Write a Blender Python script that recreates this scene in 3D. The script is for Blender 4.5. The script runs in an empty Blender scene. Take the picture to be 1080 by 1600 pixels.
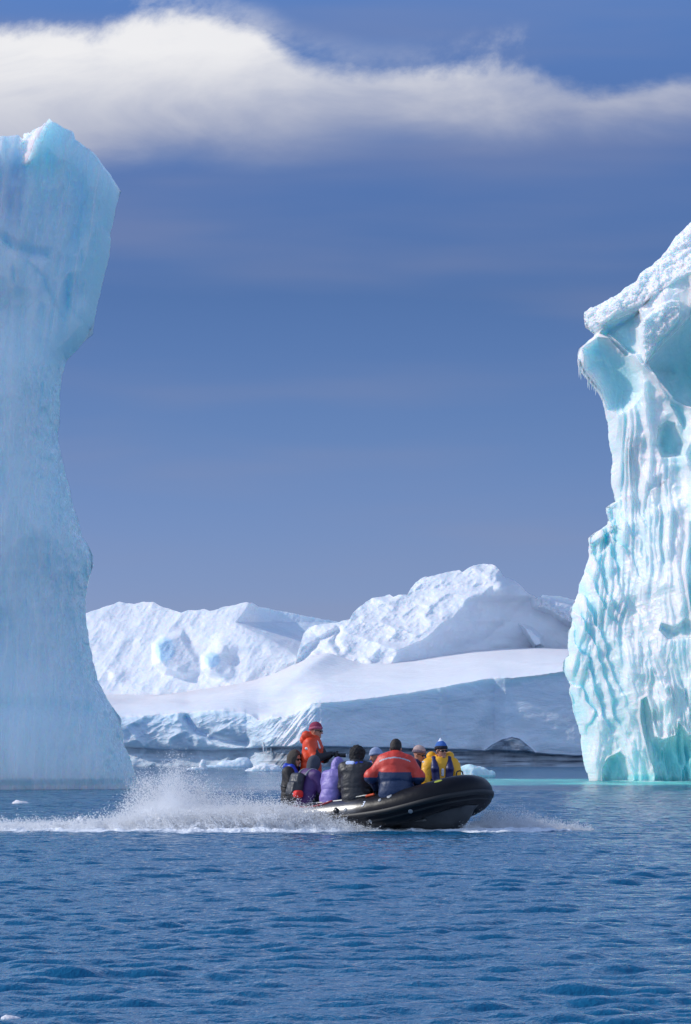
import bpy, math, random
import numpy as np
from mathutils import Vector, Matrix, Euler

random.seed(7)
RNG = np.random.default_rng(11)
SC = bpy.context.scene
COL = SC.collection

# ------------------------------------------------------------------ camera
F = 5940.0      # focal length, in photograph pixels (1080 x 1600)
H = 1.2         # eye height above the water
YH = 1181.0     # horizon row
CX = 540.0
cam_d = bpy.data.cameras.new('camera')
cam = bpy.data.objects.new('camera', cam_d)
COL.objects.link(cam)
cam_d.sensor_fit = 'VERTICAL'
cam_d.sensor_height = 36.0
cam_d.lens = 36.0 * F / 1600.0
cam_d.shift_y = (YH - 800.0) / 1600.0
cam_d.clip_start = 0.5
cam_d.clip_end = 60000
cam.location = (0, 0, H)
cam.rotation_euler = (math.radians(90), 0, 0)
SC.camera = cam

# ------------------------------------------------------------------ light
SUN = Vector((-0.81, 0.09, 0.50)).normalized()
SUN_EL = math.asin(SUN.z)
SUN_AZ = math.atan2(SUN.x, SUN.y)
sd = bpy.data.lights.new('sun', 'SUN')
sd.energy = 3.05
sd.angle = math.radians(0.53)
sd.color = (1.0, 0.955, 0.885)
so = bpy.data.objects.new('sun', sd)
COL.objects.link(so)
so.rotation_euler = (-SUN).to_track_quat('-Z', 'Y').to_euler()
so.location = (-30, 20, 60)

SC.view_settings.view_transform = 'Standard'
SC.view_settings.look = 'None'
SC.view_settings.exposure = -0.02
SC.view_settings.gamma = 1.0
SC.cycles.use_denoising = True
SC.cycles.max_bounces = 40
SC.cycles.transparent_max_bounces = 8
SC.cycles.sample_clamp_indirect = 8.0
SC.cycles.diffuse_bounces = 32
SC.cycles.transmission_bounces = 10


class NT:
    """tiny node-tree helper"""
    def __init__(s, tree):
        s.t = tree
        s.n = tree.nodes
        s.l = tree.links

    def new(s, typ, **kw):
        nd = s.n.new(typ)
        for k, v in kw.items():
            if k == 'ins':
                for i, val in v.items():
                    s.put(nd.inputs[i], val)
            else:
                setattr(nd, k, v)
        return nd

    def put(s, sock, val):
        if isinstance(val, bpy.types.NodeSocket):
            s.l.new(val, sock)
        elif isinstance(val, bpy.types.Node):
            s.l.new(val.outputs[0], sock)
        else:
            if isinstance(val, (tuple, list)) and len(val) == 3 and sock.type == 'RGBA':
                val = (*val, 1)
            sock.default_value = val

    def math(s, op, a, b=0.0, c=0.0, clamp=False):
        m = s.new('ShaderNodeMath', operation=op, use_clamp=clamp)
        s.put(m.inputs[0], a); s.put(m.inputs[1], b); s.put(m.inputs[2], c)
        return m.outputs[0]

    def mix(s, fac, a, b, mode='MIX'):
        m = s.new('ShaderNodeMix', data_type='RGBA', blend_type=mode)
        s.put(m.inputs[0], fac); s.put(m.inputs[6], a); s.put(m.inputs[7], b)
        return m.outputs[2]

    def ramp(s, fac, stops, interp='LINEAR'):
        r = s.new('ShaderNodeValToRGB')
        r.color_ramp.interpolation = interp
        e = r.color_ramp.elements
        while len(e) < len(stops):
            e.new(0.5)
        for i, (p, c) in enumerate(stops):
            e[i].position = p
            e[i].color = (*c, 1) if len(c) == 3 else c
        s.put(r.inputs[0], fac)
        return r.outputs[0]

    def smooth(s, v, lo, hi):
        m = s.new('ShaderNodeMapRange', interpolation_type='SMOOTHSTEP')
        s.put(m.inputs[0], v); s.put(m.inputs[1], lo); s.put(m.inputs[2], hi)
        return m.outputs[0]

    def curve(s, v, pts):
        c = s.new('ShaderNodeFloatCurve')
        cu = c.mapping.curves[0]
        pts = sorted(pts)
        while len(cu.points) < len(pts):
            cu.points.new(0.5, 0.5)
        for p, q in zip(cu.points, pts):
            p.location = q
        c.mapping.update()
        s.put(c.inputs[1], v)
        return c.outputs[0]


# ------------------------------------------------------------------ sky
world = bpy.data.worlds.new('World')
SC.world = world
world.use_nodes = True
W = NT(world.node_tree)
W.n.clear()
sky = W.new('ShaderNodeTexSky', sky_type='NISHITA')
sky.sun_disc = False
sky.sun_elevation = SUN_EL
sky.sun_rotation = SUN_AZ
sky.altitude = 300
sky.air_density = 1.0
sky.dust_density = 0.3
sky.ozone_density = 2.0
tc = W.new('ShaderNodeTexCoord')
sep = W.new('ShaderNodeSeparateXYZ', ins={0: tc.outputs['Generated']})
ydist = W.math('MAXIMUM', W.math('ABSOLUTE', sep.outputs[1]), 0.05)
az = W.math('DIVIDE', sep.outputs[0], ydist)           # tan of the azimuth
el = W.math('DIVIDE', sep.outputs[2], ydist)           # tan of the elevation
# clear sky: tint of the low sky by elevation (deep clear band over a milky horizon)
tint = W.ramp(W.math('MULTIPLY', sep.outputs[2], 4.0, clamp=True), [
    (0.0, (0.39, 0.42, 0.84)), (0.12, (0.305, 0.365, 0.74)), (0.34, (0.23, 0.305, 0.575)), (0.48, (0.190, 0.265, 0.49)),
    (0.66, (0.255, 0.325, 0.56)), (1.0, (0.42, 0.60, 0.95))])
base = W.mix(1.0, sky.outputs[0], tint, 'MULTIPLY')
# pale lavender streaks of thin cirrus
cv = W.new('ShaderNodeCombineXYZ', ins={0: az, 1: W.math('MULTIPLY', el, 7.0), 2: 0.0})
st = W.new('ShaderNodeTexNoise', ins={'Vector': cv.outputs[0], 'Scale': 7.0, 'Detail': 3.0, 'Roughness': 0.45})
stm = W.math('MULTIPLY', W.smooth(st.outputs[0], 0.42, 0.78), 0.30)
base = W.mix(stm, base, (1.9, 2.0, 2.9))
# the cloud bank
cw = W.new('ShaderNodeCombineXYZ', ins={0: az, 1: W.math('MULTIPLY', el, 1.3), 2: 0.37})
n1 = W.new('ShaderNodeTexNoise', ins={'Vector': cw.outputs[0], 'Scale': 15.0, 'Detail': 12.0, 'Roughness': 0.64, 'Distortion': 0.35})
cw2 = W.new('ShaderNodeCombineXYZ', ins={0: W.math('MULTIPLY', az, 0.6), 1: W.math('MULTIPLY', el, 1.6), 2: 3.1})
n2 = W.new('ShaderNodeTexNoise', ins={'Vector': cw2.outputs[0], 'Scale': 24.0, 'Detail': 8.0, 'Roughness': 0.55, 'Distortion': 0.6})
azn = W.math('ADD', W.math('MULTIPLY', az, 2.5), 0.5, clamp=True)


def elp(py):            # photograph row -> tan elevation
    return (YH - py) / F


def azp(px):
    return ((px - CX) / F) * 2.5 + 0.5


SCL = 4.0
top = W.curve(azn, [(0.0, elp(95) * SCL), (azp(-200), elp(50) * SCL), (azp(0), elp(26) * SCL), (azp(110), elp(30) * SCL), (azp(170), elp(28) * SCL), (azp(250), elp(18) * SCL), (azp(330), elp(34) * SCL), (azp(400), elp(54) * SCL), (azp(470), elp(92) * SCL),
                    (azp(520), elp(108) * SCL), (azp(620), elp(120) * SCL), (azp(790), elp(90) * SCL), (azp(930), elp(120) * SCL),
                    (azp(1080), elp(108) * SCL), (azp(1300), elp(90) * SCL), (1.0, elp(130) * SCL)])
bot = W.curve(azn, [(0.0, elp(250) * SCL), (azp(-200), elp(285) * SCL), (azp(0), elp(290) * SCL), (azp(250), elp(268) * SCL), (azp(450), elp(262) * SCL),
                    (azp(620), elp(243) * SCL), (azp(850), elp(236) * SCL), (azp(1080), elp(222) * SCL), (1.0, elp(210) * SCL)])
elS = W.math('MULTIPLY', el, SCL)
jit = W.math('MULTIPLY', W.math('SUBTRACT', n1.outputs[0], 0.5), 0.125)
jit2 = W.math('MULTIPLY', W.math('SUBTRACT', n2.outputs[0], 0.5), 0.030)
upm = W.smooth(W.math('ADD', W.math('SUBTRACT', top, elS), jit), -0.006, 0.022)
lom = W.smooth(W.math('ADD', W.math('SUBTRACT', elS, bot), jit2), -0.006, 0.050)
thin = W.curve(azn, [(0.0, 0.9), (azp(0), 1.0), (azp(450), 0.97), (azp(650), 0.95), (azp(850), 0.95), (azp(1080), 0.85), (1.0, 0.6)])
cm = W.math('MULTIPLY', W.math('MULTIPLY', upm, lom), thin)
cm = W.math('MULTIPLY', cm, W.math('ADD', W.math('MULTIPLY', W.smooth(n2.outputs[0], 0.25, 0.60), 0.38), 0.62))
# loose wisps above the bank
wis = W.math('MULTIPLY', W.smooth(n1.outputs[0], 0.50, 0.68), W.smooth(W.math('SUBTRACT', elS, W.math('ADD', top, 0.035)), 0.012, -0.03))
wis = W.math('MULTIPLY', wis, W.math('MULTIPLY', upm if False else W.smooth(W.math('SUBTRACT', elS, bot), 0.02, 0.07), W.curve(azn, [(0.0, 0.7), (azp(300), 0.75), (azp(600), 0.35), (azp(850), 0.7), (1.0, 0.7)])))
cm = W.math('MAXIMUM', cm, W.math('MULTIPLY', wis, 0.75))
# the high cloud out of frame, further down, is added for fill light
shade = W.math('ADD', W.smooth(W.math('SUBTRACT', elS, bot), 0.0, 0.16), W.math('MULTIPLY', W.math('SUBTRACT', n2.outputs[0], 0.5), 0.9), clamp=True)
ccol = W.mix(shade, (2.5, 2.75, 3.7), (5.8, 5.8, 5.95))
full = W.mix(cm, base, ccol)
# an invented veil of high cloud above the frame, added to raise ambient light
vn = W.new('ShaderNodeTexNoise', ins={'Vector': tc.outputs['Generated'], 'Scale': 2.2, 'Detail': 6.0, 'Roughness': 0.6, 'Distortion': 0.8})
vf = W.math('MULTIPLY', W.smooth(sep.outputs[2], 0.195, 0.25), W.math('ADD', W.math('MULTIPLY', W.smooth(vn.outputs[0], 0.35, 0.65), 0.45), 0.45))
vf = W.math('MULTIPLY', vf, W.math('SUBTRACT', 1.0, W.math('MULTIPLY', W.math('MULTIPLY', W.smooth(sep.outputs[2], 0.36, 0.52), W.smooth(sep.outputs[1], 0.0, 0.5)), 0.80)))
# and an invented bright bank low behind the camera, added as frontal fill light
vb = W.math('MULTIPLY', W.smooth(sep.outputs[1], 0.10, -0.35), W.math('ADD', W.math('MULTIPLY', W.smooth(vn.outputs[0], 0.35, 0.6), 0.35), 0.60))
vf = W.math('MAXIMUM', vf, W.math('MULTIPLY', vb, W.smooth(sep.outputs[2], 0.0, 0.06)))
vf = W.math('MULTIPLY', vf, W.math('SUBTRACT', 1.0, W.math('MULTIPLY', W.smooth(sep.outputs[2], 0.35, 0.9), 0.75)))
full = W.mix(vf, full, (4.2, 5.5, 7.8))
bg = W.new('ShaderNodeBackground', ins={0: full, 1: 0.15})
wo = W.new('ShaderNodeOutputWorld', ins={0: bg.outputs[0]})


# ------------------------------------------------------------------ maths helpers
def P(px, py, Y):
    return Vector(((px - CX) * Y / F, Y, H - (py - YH) * Y / F))


def sstep(x, a, b):
    t = np.clip((x - a) / (b - a), 0, 1)
    return t * t * (3 - 2 * t)


def _hash(ix, iy, iz, seed):
    h = (ix.astype(np.int64) * 374761393 + iy.astype(np.int64) * 668265263 + iz.astype(np.int64) * 2147483647 + seed * 974711) & 0xFFFFFFFF
    h = ((h ^ (h >> 13)) * 1274126177) & 0xFFFFFFFF
    h = ((h ^ (h >> 16)) * 2246822519) & 0xFFFFFFFF
    return (h ^ (h >> 15)) & 0xFFFF


def vnoise(x, y, z=None, seed=0):
    """smooth value noise in -1..1"""
    if z is None:
        z = np.zeros_like(x)
    xf, yf, zf = np.floor(x), np.floor(y), np.floor(z)
    ix, iy, iz = xf.astype(np.int64), yf.astype(np.int64), zf.astype(np.int64)
    fx, fy, fz = x - xf, y - yf, z - zf
    fx = fx * fx * fx * (fx * (fx * 6 - 15) + 10); fy = fy * fy * fy * (fy * (fy * 6 - 15) + 10); fz = fz * fz * (3 - 2 * fz)
    flat = not np.any(z)
    r = 0
    for dz in ((0,) if flat else (0, 1)):
        a = _hash(ix, iy, iz + dz, seed) * (1 - fx) + _hash(ix + 1, iy, iz + dz, seed) * fx
        b = _hash(ix, iy + 1, iz + dz, seed) * (1 - fx) + _hash(ix + 1, iy + 1, iz + dz, seed) * fx
        c = a * (1 - fy) + b * fy
        r = r + c * (1.0 if flat else (fz if dz else (1 - fz)))
    return r / 32767.5 - 1.0


def fbm(x, y, z=None, oct=4, gain=0.5, lac=2.03, seed=0, ridged=False):
    s = 0; a = 1.0; tot = 0
    for o in range(oct):
        n = vnoise(x + o * 17.3, y - o * 9.1, None if z is None else z + o * 5.7, seed + o)
        if ridged:
            n = 1 - 2 * np.abs(n)
        s = s + a * n; tot += a
        a *= gain
        x = x * lac; y = y * lac
        if z is not None:
            z = z * lac
    return s / tot


def interp(x, pts):
    pts = sorted(pts)
    return np.interp(x, [p[0] for p in pts], [p[1] for p in pts])


def polydist(px, py, pts):
    """distance to a polyline"""
    d = np.full(px.shape, 1e9)
    for (x0, y0), (x1, y1) in zip(pts[:-1], pts[1:]):
        dx, dy = x1 - x0, y1 - y0
        t = np.clip(((px - x0) * dx + (py - y0) * dy) / (dx * dx + dy * dy + 1e-9), 0, 1)
        d = np.minimum(d, np.hypot(px - x0 - t * dx, py - y0 - t * dy))
    return d


def inpoly(px, py, pts):
    ins = np.zeros(px.shape, bool)
    n = len(pts)
    for i in range(n):
        x0, y0 = pts[i]; x1, y1 = pts[(i + 1) % n]
        c = ((y0 > py) != (y1 > py))
        with np.errstate(divide='ignore', invalid='ignore'):
            xi = (x1 - x0) * (py - y0) / ((y1 - y0) if y1 != y0 else 1e-9) + x0
        ins ^= c & (px < xi)
    return ins


def sdpoly(px, py, pts):
    """signed distance, negative inside"""
    d = polydist(px, py, list(pts) + [pts[0]])
    return np.where(inpoly(px, py, pts), -d, d)


# ------------------------------------------------------------------ mesh helpers
def link(name, me, mat=None, parent=None):
    o = bpy.data.objects.new(name, me)
    COL.objects.link(o)
    if mat is not None:
        for m in (mat if isinstance(mat, (list, tuple)) else [mat]):
            me.materials.append(m)
    if parent is not None:
        o.parent = parent
    return o


def tag(o, label=None, cat=None, group=None, kind=None):
    if label: o['label'] = label
    if cat: o['category'] = cat
    if group: o['group'] = group
    if kind: o['kind'] = kind
    return o


def empty(name, loc=(0, 0, 0), rot=None, label=None, cat=None, group=None):
    o = bpy.data.objects.new(name, None)
    o.empty_display_size = 0.3
    COL.objects.link(o)
    o.location = loc
    if rot is not None:
        o.rotation_euler = rot
    return tag(o, label, cat, group)


def np_mesh(name, V, Q, smooth=True, attrs=None, mi=None):
    """V (n,3), Q (m,3|4)"""
    me = bpy.data.meshes.new(name)
    V = np.ascontiguousarray(V, np.float32); Q = np.ascontiguousarray(Q, np.int32)
    k = Q.shape[1]
    me.vertices.add(len(V)); me.vertices.foreach_set('co', V.ravel())
    me.loops.add(Q.size); me.loops.foreach_set('vertex_index', Q.ravel())
    me.polygons.add(len(Q))
    me.polygons.foreach_set('loop_start', np.arange(0, Q.size, k, dtype=np.int32))
    me.polygons.foreach_set('loop_total', np.full(len(Q), k, np.int32))
    if smooth:
        me.polygons.foreach_set('use_smooth', np.ones(len(Q), bool))
    if mi is not None:
        me.polygons.foreach_set('material_index', np.ascontiguousarray(mi, np.int32))
    if attrs:
        for an, av in attrs.items():
            a = me.attributes.new(an, 'FLOAT', 'POINT')
            a.data.foreach_set('value', np.ascontiguousarray(av, np.float32).ravel())
    me.update(calc_edges=True)
    me.validate()
    return me


def grid_quads(nr, nc, wrap=False, off=0, flip=False):
    i = np.arange(nr - 1)[:, None]; j = np.arange(nc if wrap else nc - 1)[None, :]
    j2 = (j + 1) % nc
    a = i * nc + j; b = i * nc + j2; c = (i + 1) * nc + j2; d = (i + 1) * nc + j
    q = np.stack([a, b, c, d] if not flip else [d, c, b, a], -1).reshape(-1, 4)
    return q + off


# ---- signed-distance modelling: round cones / ellipsoids blended, polygonised with surface nets
def surfnets(S, org, h):
    ins = S < 0
    nx, ny, nz = S.shape
    cnt = np.zeros((nx - 1, ny - 1, nz - 1), np.int8)
    for a in (0, 1):
        for b in (0, 1):
            for c in (0, 1):
                cnt += ins[a:nx - 1 + a, b:ny - 1 + b, c:nz - 1 + c]
    act = (cnt > 0) & (cnt < 8)
    I = np.argwhere(act)
    idx = np.full(act.shape, -1, np.int64)
    idx[act] = np.arange(len(I))
    acc = np.zeros((len(I), 3)); num = np.zeros(len(I))
    corners = [(a, b, c) for a in (0, 1) for b in (0, 1) for c in (0, 1)]
    for ca in corners:
        for ax in range(3):
            if ca[ax]: continue
            cb = list(ca); cb[ax] = 1
            va = S[I[:, 0] + ca[0], I[:, 1] + ca[1], I[:, 2] + ca[2]]
            vb = S[I[:, 0] + cb[0], I[:, 1] + cb[1], I[:, 2] + cb[2]]
            m = (va < 0) != (vb < 0)
            t = np.where(m, va / np.where(va == vb, 1, va - vb), 0)
            p = np.tile(np.array(ca, float), (len(I), 1)); p[:, ax] = t
            acc += p * m[:, None]; num += m
    V = (I + acc / np.maximum(num, 1)[:, None]) * h + np.array(org)
    quads = []
    for ax in range(3):
        u, v = [(1, 2), (2, 0), (0, 1)][ax]
        sl = [slice(None)] * 3; sl2 = [slice(None)] * 3
        sl[ax] = slice(0, -1); sl2[ax] = slice(1, None)
        A, B = ins[tuple(sl)], ins[tuple(sl2)]
        D = A != B
        E = np.argwhere(D)
        ok = (E[:, u] > 0) & (E[:, v] > 0) & (E[:, u] < S.shape[u] - 1) & (E[:, v] < S.shape[v] - 1)
        E = E[ok]
        f = A[E[:, 0], E[:, 1], E[:, 2]]
        def cell(du, dv):
            e = E.copy(); e[:, u] += du; e[:, v] += dv
            return idx[e[:, 0], e[:, 1], e[:, 2]]
        q = np.stack([cell(-1, -1), cell(0, -1), cell(0, 0), cell(-1, 0)], -1)
        q[~f] = q[~f][:, ::-1]
        quads.append(q)
    Q = np.concatenate(quads)
    Q = Q[(Q >= 0).all(1)]
    return V, Q


class SDF:
    def __init__(s, lo, hi, h):
        s.h = h; s.lo = np.array(lo, float)
        s.n = np.ceil((np.array(hi) - s.lo) / h).astype(int) + 1
        s.S = np.full(s.n, 9.0, np.float32)
        s.M = np.zeros(s.n, np.int8)

    def _box(s, lo, hi, pad):
        a = np.clip(np.floor((np.array(lo) - pad - s.lo) / s.h).astype(int), 0, s.n - 1)
        b = np.clip(np.ceil((np.array(hi) + pad - s.lo) / s.h).astype(int) + 1, 1, s.n)
        sl = tuple(slice(x, y) for x, y in zip(a, b))
        g = [s.lo[i] + np.arange(a[i], b[i]) * s.h for i in range(3)]
        X, Y, Z = np.meshgrid(*g, indexing='ij')
        return sl, X, Y, Z

    def _merge(s, sl, d, k, m):
        o = s.S[sl]
        if k <= 0:
            r = np.minimum(o, d)
        else:
            hh = np.clip(0.5 + 0.5 * (o - d) / k, 0, 1)
            r = o * (1 - hh) + d * hh - k * hh * (1 - hh)
        s.M[sl] = np.where(d < o, m, s.M[sl])
        s.S[sl] = r

    def cone(s, p0, p1, r0, r1=None, k=0.02, m=0, sub=False, flat=None):
        """round cone; flat=(axis vector, factor) squashes the section along an axis"""
        r1 = r0 if r1 is None else r1
        p0 = np.array(p0, float); p1 = np.array(p1, float)
        R = max(r0, r1)
        sl, X, Y, Z = s._box(np.minimum(p0, p1) - R, np.maximum(p0, p1) + R, k * 1.6 + 3 * s.h + R * 0.3)
        if X.size == 0: return
        d = p1 - p0; L2 = max(d @ d, 1e-9)
        ax, ay, az_ = X - p0[0], Y - p0[1], Z - p0[2]
        t = np.clip((ax * d[0] + ay * d[1] + az_ * d[2]) / L2, 0, 1)
        ux, uy, uz = ax - t * d[0], ay - t * d[1], az_ - t * d[2]
        if flat is not None:
            n = np.array(flat[0], float); n /= np.linalg.norm(n)
            q = (ux * n[0] + uy * n[1] + uz * n[2]) * (flat[1] - 1)
            ux, uy, uz = ux + q * n[0], uy + q * n[1], uz + q * n[2]
        dd = np.sqrt(ux * ux + uy * uy + uz * uz) - (r0 + (r1 - r0) * t)
        if sub:
            s.S[sl] = np.maximum(s.S[sl], -dd)
        else:
            s._merge(sl, dd, k, m)

    def ell(s, c, r, k=0.02, m=0, rot=None, sub=False):
        c = np.array(c, float); r = np.array(r, float)
        R = r.max()
        sl, X, Y, Z = s._box(c - R, c + R, k * 1.6 + 3 * s.h)
        if X.size == 0: return
        x, y, z = X - c[0], Y - c[1], Z - c[2]
        if rot is not None:
            Mi = np.array(rot.to_3x3().inverted())
            x, y, z = (Mi[i, 0] * x + Mi[i, 1] * y + Mi[i, 2] * z for i in range(3))
        q = np.sqrt((x / r[0]) ** 2 + (y / r[1]) ** 2 + (z / r[2]) ** 2)
        g = np.sqrt((x / r[0] ** 2) ** 2 + (y / r[1] ** 2) ** 2 + (z / r[2] ** 2) ** 2)
        d = q * (q - 1) / np.maximum(g, 1e-6)
        if sub:
            s.S[sl] = np.maximum(s.S[sl], -d)
        else:
            s._merge(sl, d, k, m)

    def box(s, c, r, rad=0.02, k=0.02, m=0, rot=None):
        c = np.array(c, float); r = np.array(r, float)
        R = np.linalg.norm(r)
        sl, X, Y, Z = s._box(c - R, c + R, k * 1.6 + 3 * s.h)
        if X.size == 0: return
        x, y, z = X - c[0], Y - c[1], Z - c[2]
        if rot is not None:
            Mi = np.array(rot.to_3x3().inverted())
            x, y, z = (Mi[i, 0] * x + Mi[i, 1] * y + Mi[i, 2] * z for i in range(3))
        qx, qy, qz = abs(x) - r[0] + rad, abs(y) - r[1] + rad, abs(z) - r[2] + rad
        d = np.sqrt(np.maximum(qx, 0) ** 2 + np.maximum(qy, 0) ** 2 + np.maximum(qz, 0) ** 2) + np.minimum(np.maximum(qx, np.maximum(qy, qz)), 0) - rad
        s._merge(sl, d, k, m)

    def coords(s):
        g = [s.lo[i] + np.arange(s.n[i]) * s.h for i in range(3)]
        return np.meshgrid(*g, indexing='ij')

    def mesh(s, name, mat=None, parent=None, matfn=None, noise=None):
        if noise:
            X, Y, Z = s.coords()
            for amp, sc, sd_ in noise:
                m = np.abs(s.S) < amp * 3 + 2 * s.h
                s.S[m] += amp * fbm(X[m] * sc, Y[m] * sc, Z[m] * sc, oct=3, seed=sd_)
        V, Q = surfnets(s.S, s.lo, s.h)
        mi = None
        if matfn is not None:
            cen = V[Q].mean(1)
            ijk = np.clip(np.round((cen - s.lo) / s.h).astype(int), 0, s.n - 1)
            mi = matfn(cen, s.M[ijk[:, 0], ijk[:, 1], ijk[:, 2]])
        me = np_mesh(name, V, Q, mi=mi)
        return link(name, me, mat, parent)


# ------------------------------------------------------------------ materials
def mat(name):
    m = bpy.data.materials.new(name)
    m.use_nodes = True
    t = NT(m.node_tree)
    b = t.n['Principled BSDF']
    return m, t, b


def bump(t, h, strength, dist, normal=None):
    b = t.new('ShaderNodeBump', ins={'Strength': strength, 'Distance': dist, 'Height': h})
    if normal is not None:
        t.put(b.inputs['Normal'], normal)
    return b.outputs[0]


def noise(t, scale, detail=4.0, rough=0.5, vec=None, dist=0.0):
    n = t.new('ShaderNodeTexNoise', ins={'Scale': scale, 'Detail': detail, 'Roughness': rough, 'Distortion': dist})
    if vec is not None:
        t.put(n.inputs['Vector'], vec)
    return n.outputs[0]


def fabric(name, col, rough=0.7, folds=0.02, fs=9.0, sheen=0.0, coat=0.0):
    m, t, b = mat(name)
    tcn = t.new('ShaderNodeTexCoord').outputs['Object']
    n = noise(t, fs, 3, 0.55, tcn, 0.6)
    n2 = noise(t, 40.0, 3, 0.5, tcn)
    c = t.mix(t.math('MULTIPLY', n2, 0.35), col, tuple(min(1, x * 1.35 + 0.004) for x in col))
    t.put(b.inputs['Base Color'], c)
    t.put(b.inputs['Roughness'], rough)
    b.inputs['Sheen Weight'].default_value = sheen
    b.inputs['Coat Weight'].default_value = coat
    hgt = t.math('ADD', n, t.math('MULTIPLY', n2, 0.12))
    t.put(b.inputs['Normal'], bump(t, hgt, 0.7, folds * 0.55))
    return m


def ice_mat(name, snow=(0.86, 0.885, 0.92), blue=(0.30, 0.62, 0.74), deep=(0.06, 0.16, 0.22), sss=0.35, scale=1.0, rough=0.42,
            grain=14.0, grain_d=0.03, pit=1.6, pit_d=0.10, wind=0.0):
    m, t, b = mat(name)
    co = t.new('ShaderNodeTexCoord').outputs['Object']
    a = t.new('ShaderNodeAttribute', attribute_name='clear').outputs['Fac']
    dk = t.new('ShaderNodeAttribute', attribute_name='dark').outputs['Fac']
    n = noise(t, pit, 6, 0.6, co, 0.3)
    g = noise(t, grain, 4, 0.6, co)
    f = t.math('ADD', a, t.math('MULTIPLY', t.math('SUBTRACT', n, 0.5), 0.35), clamp=True)
    f = t.math('MULTIPLY', f, t.smooth(a, 0.0, 0.15))
    c = t.mix(f, snow, blue)
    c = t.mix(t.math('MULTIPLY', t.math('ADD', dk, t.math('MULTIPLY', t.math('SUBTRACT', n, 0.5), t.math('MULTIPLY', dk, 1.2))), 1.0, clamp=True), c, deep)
    t.put(b.inputs['Base Color'], c)
    r = t.math('ADD', rough, t.math('MULTIPLY', t.math('SUBTRACT', g, 0.5), 0.3))
    r = t.math('SUBTRACT', r, t.math('MULTIPLY', a, 0.12))
    t.put(b.inputs['Roughness'], r)
    b.inputs['IOR'].default_value = 1.31
    b.inputs['Subsurface Weight'].default_value = sss
    b.inputs['Subsurface Radius'].default_value = (0.35, 0.8, 1.0)
    b.inputs['Subsurface Scale'].default_value = scale
    nn = bump(t, n, 0.55, pit_d)
    if wind:
        mpw = t.new('ShaderNodeMapping', ins={0: co, 2: (0, 0, 0.35), 3: (0.30, 1.0, 1.0)})
        nn = bump(t, noise(t, 0.55, 6, 0.62, mpw.outputs[0], 0.6), 0.8, wind, nn)
    nn = bump(t, g, 0.6, grain_d, nn)
    t.put(b.inputs['Normal'], nn)
    return m
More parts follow.
